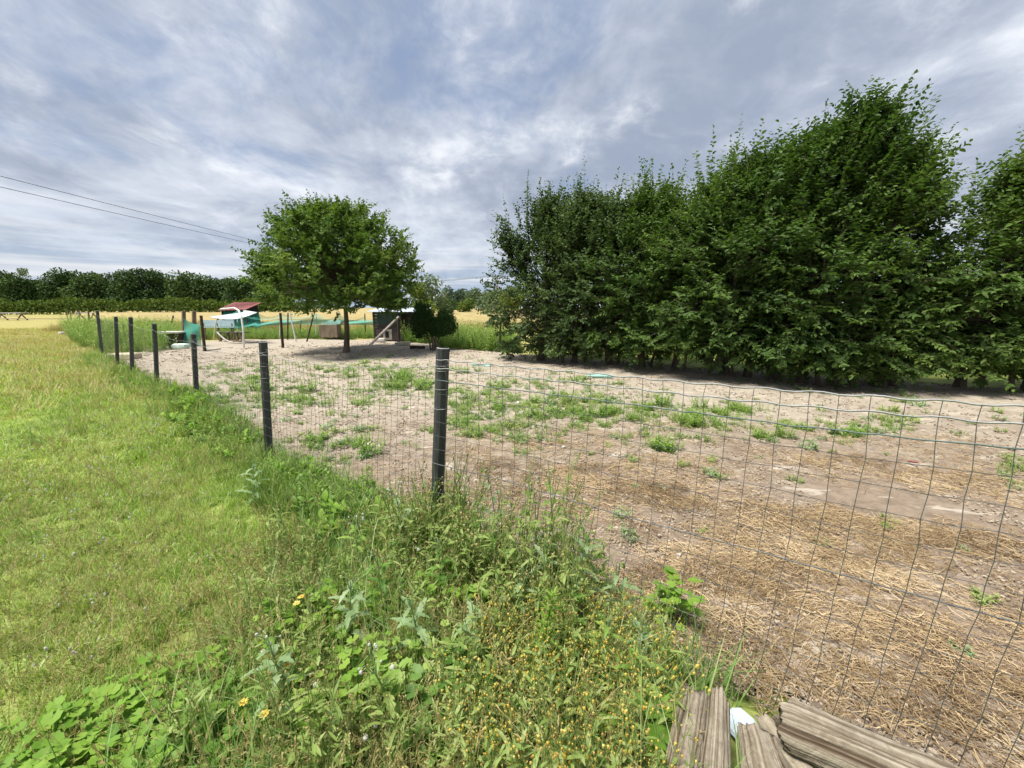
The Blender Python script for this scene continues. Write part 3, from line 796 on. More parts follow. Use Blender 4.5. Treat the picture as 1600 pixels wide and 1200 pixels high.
# wood behind the field on the left
WTOP = [(-40, 420), (0, 420), (28, 428), (75, 432), (105, 417), (140, 424), (172, 425), (205, 418), (235, 420), (265, 426), (295, 423), (325, 428), (355, 433), (385, 434), (415, 436), (445, 440)]
words = ['at the far left edge', 'second from the left', 'third from the left', 'in the dip of the wood', 'the tall rounded one left of centre', 'sixth from the left', 'seventh from the left', 'eighth, a slightly higher head', 'ninth from the left', 'tenth from the left', 'eleventh from the left',
         'twelfth from the left', 'thirteenth, lower toward the round tree', 'just left of the round tree', 'half hidden behind the round tree', 'last one, hidden by the round tree']
for k, (px, ty) in enumerate(WTOP):
    Yw = 128 + 5 * math.sin(k * 2.3)
    b = AT(px, 484, Yw); b[2] = 0
    H = AT(px, ty, Yw)[2] + .2
    far_tree('wood_tree', 'dark broadleaf tree of the wood behind the field, ' + words[k], b, H * .97 + .4 * math.sin(k * 1.7), 6.2, 'far_leaf', 4800, .72, 'trees of the wood behind the field', lumps=30, z0=-.2)
b = AT(47, 484, 150); b[2] = 0
far_tree('pale_tree', 'pale thin tree rising behind the wood at far left', b, AT(47, 411, 150)[2], 3.6, 'willow_leaf', 700, .5, lumps=6)
# trees beyond the wheat, between the round tree and the hedge
for px, ty, Yt, R, mat, lab, lf in ((676, 430, 62, 3.0, 'willow_leaf', 'tall olive-green tree rising right behind the round tree', .34), (660, 440, 58, 2.6, 'hedge_leaf', 'yellowish-green tree half hidden by the round tree', .34), (697, 462, 70, 2.2, 'far_leaf', 'small rounded bush at the corner of the wheat field', .3),
                         (706, 447, 170, 5.0, 'hazed_far_leaf', 'haze-blue poplar far off, left of the distant row', .7), (717, 449, 172, 4.5, 'hazed_far_leaf', 'haze-blue poplar in the middle of the distant row', .7), (731, 450, 170, 4.5, 'hazed_far_leaf', 'haze-blue poplar at the right of the distant row', .7),
                         (724, 466, 95, 3.0, 'hedge_leaf', 'low light green bush at the far edge of the wheat', .4), (747, 450, 100, 4.2, 'willow_leaf', 'silvery round willow at the far edge of the wheat', .42), (766, 456, 92, 4.0, 'willow_leaf', 'second silvery willow, nearer the electricity pole', .42),
                         (782, 452, 70, 3.0, 'willow_leaf', 'green willow partly hidden by the end of the hedge', .36), (800, 458, 60, 2.6, 'hedge_leaf', 'bush showing just behind the end of the hedge', .34)):
    b = AT(px, 486, Yt); b[2] = 0.0
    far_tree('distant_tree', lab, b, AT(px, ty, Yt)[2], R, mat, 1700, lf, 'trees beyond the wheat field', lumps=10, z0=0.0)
# bushes past the hedge seen through its foot
for px, ty, Yt, R, lab in ((1140, 540, 15, 1.3, 'bright bush glimpsed between the hedge trunks'), (1190, 545, 14.5, 1.2, 'second bright bush glimpsed between the hedge trunks'), (1010, 520, 18, 1.8, 'dark bush behind the left part of the hedge'), (900, 520, 19, 1.8, 'dark bush behind the end of the hedge'),
                        (1330, 530, 13, 1.6, 'bush behind the tallest part of the hedge'), (1450, 520, 12, 1.8, 'dark bush behind the right part of the hedge'), (1560, 520, 11, 1.8, 'dark bush behind the last hedge trees')):
    b = AT(px, 560, Yt); b[2] = 0
    far_tree('bush', lab, b, AT(px, ty, Yt)[2] + .25, R, 'bright_leaf' if Yt in (15, 14.5) else 'hornbeam_leaf', 1500, .13, lumps=9, trunk_r=.05, z0=-.1)

# long clipped field hedge on the left
fh = thing('field_hedge', 'long low clipped hedge along the far side of the field', 'hedge', (-55, 92, 0))
n = 9000
xs = rng.uniform(-135, -42, n); ph = rng.random(n); prof = 2.7 + .35 * np.sin(xs * .31) + .2 * np.sin(xs * .83 + 1) + .25 * np.sin(xs * 2.3)
top = rng.random(n) < .45
zz = np.where(top, prof + rng.normal(0, .18, n), prof * ph)
yy = 92 + np.where(top, rng.uniform(-1.2, 1.2, n), -1.2 + rng.normal(0, .2, n)) + .06 * (xs + 55)
c = MB(); Pq = np.stack((xs, yy, zz), 1)
c.leaves(Pq, unit(rng.normal(0, 1, (n, 3)) + np.array((0, 0, .6))), unit(rng.normal(0, .6, (n, 3)) + np.where(top[:, None], np.array((0, 0, 1.0)), np.array((0, -1.0, .5)))), .5 * rng.uniform(.6, 1.3, n), .34, r=np.clip(rng.beta(2, 2.5, n) + .1 * top - .1, 0, 1))
c.build('foliage', 'hedge_leaf', fh)
st = MB()
for x in np.arange(-134, -42, 2.5): st.tube([(x, 92 + .06 * (x + 55), -.1), (x + .1, 92 + .06 * (x + 55), 1.4), (x - .1, 92.1 + .06 * (x + 55), 2.3)], [.07, .05, .02], 4)
tag(st.build('stems', 'bark', fh), kind='stuff')
#--PART3--
# ------------------------------------------------------------------ thuja by the hut
TBs = G(678, 547)
th_ = thing('thuja_bush', 'dark evergreen bush with bare stems beside the hut', 'bush', TBs)
Pq, Nq = [], []
for cx, cz, rx, rz, n in ((-.42, 1.02, .34, .55, 1900), (-.30, 1.35, .22, .30, 700), (.08, .85, .36, .36, 1500), (.48, .98, .33, .38, 1900), (.30, .80, .28, .26, 900), (-.55, .72, .20, .26, 600), (.66, .82, .17, .22, 500), (.42, 1.28, .17, .22, 450), (-.12, 1.12, .18, .24, 450), (-.48, 1.50, .14, .22, 350)):
    v = unit(rng.normal(0, 1, (n, 3)))
    Pq.append(TBs + np.array((cx, 0, cz)) + v * np.array((rx, .34, rz)) * rng.uniform(.6, 1.22, (n, 1)) ** 1.2); Nq.append(v)
Pq = np.concatenate(Pq); Nq = np.concatenate(Nq)
c = MB(); c.leaves(Pq, unit(Nq * .5 + np.array((0, 0, .9)) + rng.normal(0, .3, Pq.shape)), unit(Nq + rng.normal(0, .5, Pq.shape)), .085 * rng.uniform(.7, 1.3, len(Pq)), .035)
c.build('crown', 'thuja', th_)
w = MB()
for dx, tx, tz in ((-.10, -.40, 1.0), (-.03, -.15, .9), (.05, .10, .9), (.10, .48, 1.0), (.02, -.3, 1.3)):
    w.tube([TBs + np.array((dx, 0, -.1)), TBs + np.array((dx * 1.6, 0, .35)), TBs + np.array((tx, 0, tz))], [.045, .035, .02], 6)
w.build('trunk', 'bark', th_)

# ------------------------------------------------------------------ things in the yard
def stick(name, label, a, b, r, mat, sides=6, cat='post', group=None, bend=0.0):
    a = np.asarray(a, float); b = np.asarray(b, float)
    t = np.linspace(0, 1, 5)[:, None]
    m = MB(); m.tube(a + (b - a) * t + np.array((bend, 0, 0)) * np.sin(PI * t), np.linspace(r * 1.08, r * .92, 5), sides)
    return tag(m.build(name, mat), label, cat, group)
def pxstick(name, label, p0, p1, r, mat, **k):
    a = G(*p0); b = AT(*p1, a[1]); a = a - np.array((0, 0, .12))
    return stick(name, label, a, b, r, mat, **k)

# hut
hY = 19.0
h0 = AT(586, 530, hY)[0]; h1 = AT(629, 530, hY)[0]; h2 = AT(660, 530, hY)[0]
hut = thing('poultry_hut', 'low dark plank hut with green upper boards behind the round tree', 'hut', ((h0 + h2) / 2, hY + .6, 0))
for k in range(9):                                                             # front wall, board by board
    z = .06 + k * .15
    m = MB(); m.box(((h0 + h1) / 2, hY + .012 * (k % 2), z + .072), (h1 - h0, .03, .142)); m.build('plank', 'hut_green' if k >= 5 else 'hut_plank', hut)
    m = MB(); m.box(((h1 + h2) / 2 + .02, hY + .25 + .012 * (k % 2), z + .072), (h2 - h1 - .04, .03, .142)); m.build('plank', 'hut_plank', hut)
m = MB(); m.box(((h0 + h2) / 2, hY + 1.0, .7), (h2 - h0 - .1, 1.3, 1.3)); m.build('body', 'hut_plank', hut)
m = MB(); m.box((h0 + .62, hY - .028, .33), (.42, .02, .5)); pf = m.build('hatch_frame', 'grey_plank', hut)
m = MB(); m.box((h0 + .60, hY - .042, .33), (.16, .02, .30)); m.build('pop_hole', 'black_void', pf)
m = MB()
for k in range(26):
    x = h0 - .15 + k * (h2 - h0 + .3) / 25
    m.box((x, hY + .55, 1.47 + .012 * (k % 2)), ((h2 - h0 + .3) / 25 + .001, 1.7, .02), M=np.array(((1, 0, 0), (0, .995, -.1), (0, .1, .995))))
m.build('roof', 'sheet_metal', hut)
for x in (h0, h1, h2 - .05):
    m = MB(); m.box((x, hY - .02 + (.25 if x > h1 else 0), .7), (.07, .05, 1.4)); m.build('corner_post', 'dark_wood', hut)

# shed with the red roof, pitched up toward its back
sY = 24.0
sx0 = AT(350, 500, sY)[0]; sx1 = AT(386, 500, sY)[0]
shed = thing('red_roofed_shed', 'small green shed with a sloping dull red roof', 'shed', ((sx0 + sx1) / 2, sY + .7, 0))
for k in range(10):
    w_ = (sx1 - sx0) / 10
    m = MB(); m.box((sx0 + (k + .5) * w_, sY + .012 * (k % 2), .70), (w_ - .012, .03, 1.32)); m.build('plank', 'shed_green', shed)
for k in range(8):
    m = MB(); m.box((sx1 + .01 * (k % 2), sY + .12 + k * .15, .52), (.03, .138, 1.0)); m.build('plank', 'shed_green', shed)
m = MB()
V = [(sx0 + .03, sY + .05, 0), (sx1 - .03, sY + .05, 0), (sx1 - .03, sY + 1.25, 0), (sx0 + .03, sY + 1.25, 0), (sx0 + .03, sY + .05, 1.36), (sx1 - .03, sY + .05, 1.36), (sx1 - .03, sY + 1.25, 1.72), (sx0 + .03, sY + 1.25, 1.72)]
m.add(V, [(0, 3, 2, 1), (4, 5, 6, 7), (0, 1, 5, 4), (1, 2, 6, 5), (2, 3, 7, 6), (3, 0, 4, 7)]); m.build('body', 'black_void', shed)
m = MB(); zf, zb = 1.43, 1.86
V = [(sx0 - .18, sY - .18, zf - .03), (sx1 + .10, sY - .18, zf), (sx1 + .10, sY + 1.4, zb - .02), (sx0 - .18, sY + 1.4, zb)]
V = V + [(a_, b_, c_ + .05) for a_, b_, c_ in V]
m.add(V, [(0, 3, 2, 1), (4, 5, 6, 7), (0, 1, 5, 4), (1, 2, 6, 5), (2, 3, 7, 6), (3, 0, 4, 7)])
rf = m.build('roof', 'red_roof', shed)
for k in range(8):
    x = sx0 - .1 + (sx1 - sx0 + .12) * (k + .5) / 8
    r_ = MB(); r_.beam((x, sY - .17, zf + .045), (x, sY + 1.39, zb + .055), .035, .03); r_.build('batten', 'red_roof', rf)
for x in (sx0 - .02, sx1 + .02):
    m = MB(); m.box((x, sY - .03, .71), (.07, .06, 1.42)); m.build('corner_post', 'dark_wood', shed)

# white canopy on bent poles
cY = 17.6
can = thing('canopy', 'white cloth canopy slung on thin bent white poles', 'canopy', G(381, 543))
A_, B_, C_, D_ = AT(326, 495, cY), AT(345, 497, cY - .9), AT(402, 488, cY), AT(378, 484, cY + 1.6)
u, v = np.meshgrid(np.linspace(0, 1, 14), np.linspace(0, 1, 10), indexing='ij')
S_ = (A_[None, None] * ((1 - u) * (1 - v))[..., None] + B_ * (u * (1 - v) * .55)[..., None] + C_ * (u * (1 - v) * .45)[..., None] * 1)
lo = A_ * (1 - u)[..., None] + C_ * u[..., None]
hi_ = (A_ + np.array((.6, 1.7, .2))) * (1 - u)[..., None] + D_ * u[..., None]
S_ = lo * (1 - v)[..., None] + hi_ * v[..., None]
S_[..., 2] -= .13 * np.sin(PI * u) * np.sin(PI * np.clip(v + .1, 0, 1)); S_[..., 2] -= .16 * np.sin(PI * u) * (1 - v) ** 2
m = MB(); m.grid(S_); S2 = S_.copy(); S2[..., 2] -= .012; m.grid(S2[:, ::-1]); m.build('cloth', 'canopy_cloth', can, smooth=True)
gp = G(381, 543)
m = MB(); q = [gp, AT(380, 515, gp[1]), AT(377, 495, gp[1] + .1), AT(373, 485, gp[1] + .3), AT(366, 481, gp[1] + .6), AT(345, 483, gp[1] + 1.0)]
m.tube(q, .035, 7); m.build('bent_pole', 'white_pole', can)
m = MB(); q = [G(334, 530), AT(336, 510, 19.5), AT(338, 500, 19.5)]; m.tube(q, .03, 6); m.build('rear_pole', 'white_pole', can)
m = MB(); q = [G(371, 526), AT(371, 490, G(371, 526)[1])]; m.tube(q, .025, 6); m.build('prop', 'white_pole', can)

# pallet table
tY = G(360, 534)[1]; tx0 = AT(340, 530, tY)[0]; tx1 = AT(378, 530, tY)[0]
tb = thing('pallet_table', 'low dark pallet table standing under the white canopy', 'table', ((tx0 + tx1) / 2, tY + .3, 0))
for k in range(5):
    m = MB(); m.box(((tx0 + tx1) / 2, tY + .07 + k * .14, .41), (tx1 - tx0, .10, .03)); m.build('board', 'dark_wood', tb)
for x in (tx0 + .05, (tx0 + tx1) / 2 - .12, tx1 - .28, tx1 - .05):
    m = MB(); m.box((x, tY + .1, .19), (.09, .09, .40)); m.build('leg', 'old_wood', tb)
    m = MB(); m.box((x, tY + .1, .43 + .025), (.12, .14, .03)); m.build('block', 'grey_plank', tb)
m = MB(); m.beam((tx0 + .35, tY + .05, .03), (tx1 - .1, tY + .05, .03), .1, .06); m.build('skid', 'old_wood', tb)
pt = MB(); a = AT(339, 519, tY - .15); b_ = G(365, 535)
tt = np.linspace(0, 1, 7)[:, None]; q = a + (b_ - a) * tt - np.array((0, 0, .12)) * np.sin(PI * tt)
pt.tube(q, .035, 6); tag(pt.build('bent_pipe', 'stone'), 'pale bent pipe leaning against the pallet table', 'pipe')
m = MB(); m.beam(AT(317, 505, 20.2), AT(366, 505, 20.2), .05, .30); m.beam(AT(317, 511, 20.18), AT(366, 511, 20.18), .06, .05)
bt = thing('water_trough', 'pale blue trough standing behind the canopy', 'trough', (AT(342, 505, 20.2)[0], 20.2, 0))
m.build('basin', 'blue_tarp', bt)
for px in (320, 341, 364):
    l_ = MB(); q = AT(px, 515, 20.2); l_.box((q[0], 20.2, .4), (.06, .06, .82)); l_.build('leg', 'old_wood', bt)

# posts and poles round the yard
pp = [((287, 541), (287, 486), .075, 'old_wood', 'thick round wooden post at the net corner, left of its twin'), ((304, 541), (303, 486), .08, 'old_wood', 'thick round wooden post at the net corner, right of its twin'),
      ((320, 549), (314, 493), .05, 'dark_wood', 'dark slanting stake left of the canopy'), ((342, 530), (340, 494), .045, 'dark_wood', 'thin dark stake behind the bent pipe'), ((364, 530), (363, 504), .06, 'dark_wood', 'short dark post behind the pallet table'),
      ((442, 544), (438, 489), .05, 'dark_wood', 'dark stake under the left of the round tree'), ((449, 531), (450, 489), .035, 'dark_wood', 'thin dark stake just behind another under the tree'),
      ((463, 534), (453, 489), .03, 'white_pole', 'slanting thin white pole under the round tree'), ((436, 530), (438, 500), .02, 'white_pole', 'short thin white rod beside the dark stake'), ((466, 526), (471, 500), .03, 'dark_wood', 'short leaning dark stake by the green net'), ((478, 534), (490, 492), .035, 'dark_wood', 'dark stake leaning right under the tree'),
      ((494, 528), (494, 490), .03, 'white_pole', 'upright white pole left of the tree trunk'), ((532, 520), (531, 488), .03, 'white_pole', 'pale pole right beside the tree trunk'), ((571, 529), (570, 490), .03, 'dark_wood', 'thin dark stake left of the hut'),
      ((623, 536), (622, 494), .075, 'dark_wood', 'dark gate post in front of the hut'), ((716, 541), (715, 504), .035, 'dark_wood', 'thin iron stake in the tall weeds right of the bush'), ((780, 550), (782, 506), .04, 'dark_wood', 'thin stake in the weeds beside the hedge end'),
      ((262, 520), (271, 493), .05, 'old_wood', 'short leaning stake in the tall weeds'), ((140, 518), (138, 486), .05, 'old_wood', 'weathered stake beyond the last black post'), ((108, 505), (103, 487), .05, 'old_wood', 'leaning stake at the end of the low rail'), ((111, 505), (110, 485), .05, 'old_wood', 'upright stake at the end of the low rail'), ((124, 505), (124, 485), .05, 'old_wood', 'stake left of the far white table')]
for a, b_, r_, mt, lab in pp: pxstick('stake' if r_ < .07 else 'wooden_post', lab, a, b_, r_, mt, cat='post')
stick('brace_pole', 'grey pole leaning up against the gate post', G(581, 538) + np.array((0, -.2, 0)), AT(623, 495, G(623, 536)[1] - .1), .06, 'grey_plank', cat='pole')
stick('low_rail', 'thin rusty rail running across the far lawn', AT(-60, 498, 46), AT(121, 498, 46), .05, 'rust_bar', cat='rail')

# netting
def net(name, label, top, bot, mat='green_net', sagt=.12):
    top = np.asarray(top); bot = np.asarray(bot)
    nu, nv = 8, 9
    rows = []
    for k in range(len(top) - 1):
        for t in np.linspace(0, 1, nu, endpoint=(k == len(top) - 2)):
            a = top[k] * (1 - t) + top[k + 1] * t - np.array((0, 0, sagt * math.sin(PI * t))); b = bot[k] * (1 - t) + bot[k + 1] * t + np.array((0, 0, .04 * math.sin(PI * t)))
            c = [a * (1 - s) + b * s + np.array((0, .06 * math.sin(5 * s + k * 2 + t * 4), 0)) for s in np.linspace(0, 1, nv)]
            rows.append(c)
    m = MB(); m.grid(np.array(rows))
    return tag(m.build(name, mat, smooth=True), label, 'netting')
by = G(300, 542)[1]
net('corner_net', 'green net hanging between the two thick wooden posts', [AT(286, 497, by), AT(313, 505, by)], [AT(286, 539, by), AT(313, 546, by)])
q = [(313, 504), (340, 503), (372, 503), (402, 502), (440, 500), (494, 498), (531, 499), (588, 500)]
net('back_net', 'long dark green net band along the back of the yard', [AT(x, y, 20.6) for x, y in q], [AT(x, y + 9, 20.6) for x, y in q], 'green_net', .05)
q = [(318, 500), (372, 484), (402, 488), (440, 489), (494, 490), (531, 492), (571, 494)]
net('upper_net', 'thin sagging green net above the back of the yard', [AT(x, y, 20.75) for x, y in q], [AT(x, y + 12, 20.75) for x, y in q], 'thin_net', .22)
m = MB(); a = AT(497, 511, 20.3); b_ = AT(513, 501, 20.3); c_ = AT(532, 502, 20.3)
m.add([a, b_, c_, AT(532, 506, 20.3), a + np.array((0, 1, .05)), b_ + np.array((0, 1, 0)), c_ + np.array((0, 1, 0))], [(0, 3, 2, 1), (1, 2, 6, 5), (0, 1, 5, 4)])
ck = thing('small_coop', 'small low coop with a green sheet roof behind the tree trunk', 'coop', G(515, 527))
m.build('roof', 'green_plastic', ck)
m = MB(); m.beam(AT(502, 517, 20.35), AT(530, 517, 20.35), .5, .62); m.build('box', 'old_wood', ck)

# slabs, blocks and bits lying about
def lump(name, label, c, size, mat, rz=0.0, cat='stone', jit=.18, group=None):
    m = MB(); m.blob((0, 0, 0), .5, seg=9, ring=6, jit=jit, sc=(1, 1, 1)); V = m.V[0]
    V = np.sign(V) * (np.abs(V) * 2) ** .6 / 2
    ca, sa = math.cos(rz), math.sin(rz); V = V * np.asarray(size); m.V[0] = V @ np.array(((ca, -sa, 0), (sa, ca, 0), (0, 0, 1))).T + np.asarray(c)
    return tag(m.build(name, mat), label, cat, group)
def slab(name, label, c, size, mat, rz=0.0, cat='slab'):
    x, y, z = np.asarray(size) / 2; b = min(x, y, z) * .3
    rings = [(-z, b), (-z + b, 0), (z - b, 0), (z, b)]
    V = [(sx * (x - i), sy * (y - i), zz) for zz, i in rings for sx, sy in ((-1, -1), (1, -1), (1, 1), (-1, 1))]
    V = np.array(V) + rng.normal(0, .004, (16, 3)); ca, sa = math.cos(rz), math.sin(rz)
    m = MB(); m.add(V @ np.array(((ca, -sa, 0), (sa, ca, 0), (0, 0, 1))).T + np.asarray(c), [(i * 4 + j, i * 4 + (j + 1) % 4, (i + 1) * 4 + (j + 1) % 4, (i + 1) * 4 + j) for i in range(3) for j in range(4)] + [(3, 2, 1, 0), (12, 13, 14, 15)])
    return tag(m.build(name, mat), label, cat)
def g3(px, py, dz=0.0): return G(px, py) + np.array((0, 0, dz))
wt = thing('slab_table', 'white slab resting on a dark block among the tall weeds', 'table', G(270, 540))
m = MB(); q = AT(270, 519, 16.2); m.box(q, (.85, .6, .06), rz=.15); m.build('top', 'pale_stone', wt)
m = MB(); m.box((q[0] + .1, 16.25, q[2] / 2 - .03), (.5, .4, q[2] - .06)); m.build('base', 'dark_wood', wt)
lump('sack', 'pale mint plastic sack lying below the white slab', g3(283, 545, .1), (.62, .4, .22), 'mint_sack', cat='sack')
slab('stone_slab', 'cream stone slab on the ground between the black posts', g3(195, 561, .09), (.75, .4, .2), 'cream_block', .1)
lump('white_stone', 'white stone lying alone at the edge of the far weeds', g3(97, 525, .12), (.28, .25, .24), 'pale_stone')
lump('white_bag', 'crumpled white bag at the foot of the brace pole', g3(594, 535, .1), (.50, .3, .22), 'pale_stone', cat='bag')
slab('cream_block', 'cream coloured block lying in front of the hut', g3(633, 540, .09), (.42, .2, .16), 'cream_block', .05, 'block')
slab('small_block', 'smaller greyish block left of the cream block', g3(621, 540, .07), (.22, .2, .13), 'stone', .3, 'block')
slab('white_board', 'white board lying in the weeds right of the gate post', g3(643, 533, .1), (.5, .2, .05), 'pale_stone', 0, 'board')
stick('dark_beam', 'dark wooden beam on the ground before the evergreen bush', g3(641, 545, .06), g3(664, 545, .06), .07, 'dark_wood', cat='beam')
stick('fallen_pipe', 'pale pipe lying on the soil by the slanting stake', g3(320, 549, .03), g3(345, 546, .03), .03, 'stone', cat='pipe')
stick('green_hose', 'short piece of mint green hose on the sandy soil', g3(738, 570, .02), g3(766, 573, .02), .035, 'green_plastic', cat='hose')
bo = thing('bottle', 'grey-green plastic bottle lying near the hedge', 'bottle', g3(912, 590))
a, b_ = g3(914, 590, .045), g3(958, 591, .045); d = (b_ - a)
m = MB(); m.tube([a + d * t for t in (0.06, .12, .2, .3, .9, .97, 1)], [.016, .018, .035, .042, .042, .036, .02], 10); m.build('body', 'green_plastic', bo)
m = MB(); m.tube([a - d * .03, a + d * .065], [.022, .022], 10); m.build('cap', 'pale_stone', bo)
stick('red_stick', 'short reddish stick on the ground by the right-hand wires', g3(1420, 722, .012), g3(1433, 727, .03), .012, 'red_roof', cat='stick')
PEB = ['1st', '2nd', '3rd', '4th', '7th', '8th', '9th', '10th', '11th', '6th', '5th']
for k, (px, py, s) in enumerate(((556, 549, .09), (727, 748, .05), (744, 753, .05), (810, 632, .1), (1125, 603, .05), (1146, 616, .05), (1262, 632, .05), (1320, 636, .05), (1410, 655, .04), (1060, 868, .03), (880, 700, .05))):
    lump('pale_pebble', 'small pale pebble on the yard soil, %s of the pebbles from the left' % PEB[k], g3(px, py, s * .2), (s, s * .8, s * .6), 'pale_stone', k, group='pale pebbles on the yard soil')

# tables far off on the lawn
for px0, px1, py, Yt, lab in ((-8, 33, 489, 50, 'long grey picnic table at the far left edge of the lawn'), (117, 145, 489, 52, 'whitish low table at the far end of the lawn')):
    a, b_ = AT(px0, py, Yt), AT(px1, py, Yt)
    t_ = thing('picnic_table', lab, 'table', (a + b_) / 2 * np.array((1, 1, 0)), None)
    for k in range(4):
        m = MB(); m.beam(a + np.array((0, k * .22, 0)), b_ + np.array((0, k * .22, 0)), .20, .09); m.build('board', 'pale_stone', t_)
    for k, f in enumerate((.12, .88)):
        q = a + (b_ - a) * f
        m = MB(); m.beam((q[0] - .3, Yt, 0), (q[0] + .1, Yt + .3, q[2] - .05), .12, .12); m.beam((q[0] + .3, Yt + .6, 0), (q[0] - .1, Yt + .3, q[2] - .05), .12, .12); m.build('leg', 'old_wood', t_)
    m = MB(); m.beam(a + np.array((0, -.5, -.35)), b_ + np.array((0, -.5, -.35)), .28, .07); m.build('seat', 'grey_plank', t_)

# electricity pole and cables
ep = AT(777, 470, 160); ep[2] = 0
pole = thing('electricity_pole', 'grey electricity pole with forked arms beyond the wheat', 'pole', ep)
H = AT(777, 437, 160)[2]
m = MB(); m.tube([ep, ep + np.array((0, 0, H))], [.42, .28], 8); m.build('shaft', 'grey_plank', pole)
for s in (-1, 1):
    m = MB(); m.tube([ep + np.array((0, 0, H - .2)), ep + np.array((s * 1.2, 0, H + .5)), ep + np.array((s * 1.5, 0, H + 1.6))], .14, 5); m.tube([ep + np.array((s * 1.0, 0, H + .45)), ep + np.array((s * 2.4, 0, H + 1.4))], .12, 5)
    m.build('arm', 'grey_plank', pole)
up_ = np.array((-19.4, 88.0, 0))
p2 = thing('utility_pole', 'wooden utility pole behind the round tree carrying two cables', 'pole', up_)
m = MB(); m.tube([up_, up_ + np.array((0, 0, 7.2))], [.16, .12], 8); m.build('shaft', 'old_wood', p2)
m = MB(); m.beam(up_ + np.array((-.7, 0, 6.6)), up_ + np.array((.7, 0, 6.6)), .1, .1); m.build('crossarm', 'old_wood', p2)
for (x0, y0), (x1, y1), lab in (((0, 275), (395, 375), 'upper of two dark cables crossing the left sky'), ((0, 292), (395, 381), 'lower of two dark cables crossing the left sky')):
    a = AT(x0, y0, 16.3); b_ = AT(x1, y1, 31.0); d = b_ - a
    pts = [a - d * .9, a - d * .45, a, a + d * .25 - np.array((0, 0, .015)), a + d * .5 - np.array((0, 0, .02)), a + d * .75 - np.array((0, 0, .015)), b_]
    e = up_ + np.array((.5 if y0 < 280 else -.4, 0, 6.65))
    for t in np.linspace(.15, 1, 7): pts.append(b_ * (1 - t) + e * t - np.array((0, 0, .25)) * math.sin(PI * t))
    m = MB(); m.tube(pts, .011, 5); tag(m.build('power_cable', 'cable'), lab, 'cable')
for s in (-1, 1):
    m = MB(); a = ep + np.array((s * 1.5, 0, H + 1.6)); b_ = np.array((-95.0 + s * 2, 150, H - 2)); t = np.linspace(0, 1, 12)[:, None]
    m.tube(a + (b_ - a) * t - np.array((0, 0, 2.0)) * np.sin(PI * t), .05, 4); tag(m.build('far_cable', 'cable'), 'far cable running left from the forked pole, %s strand' % ('left' if s < 0 else 'right'), 'cable')

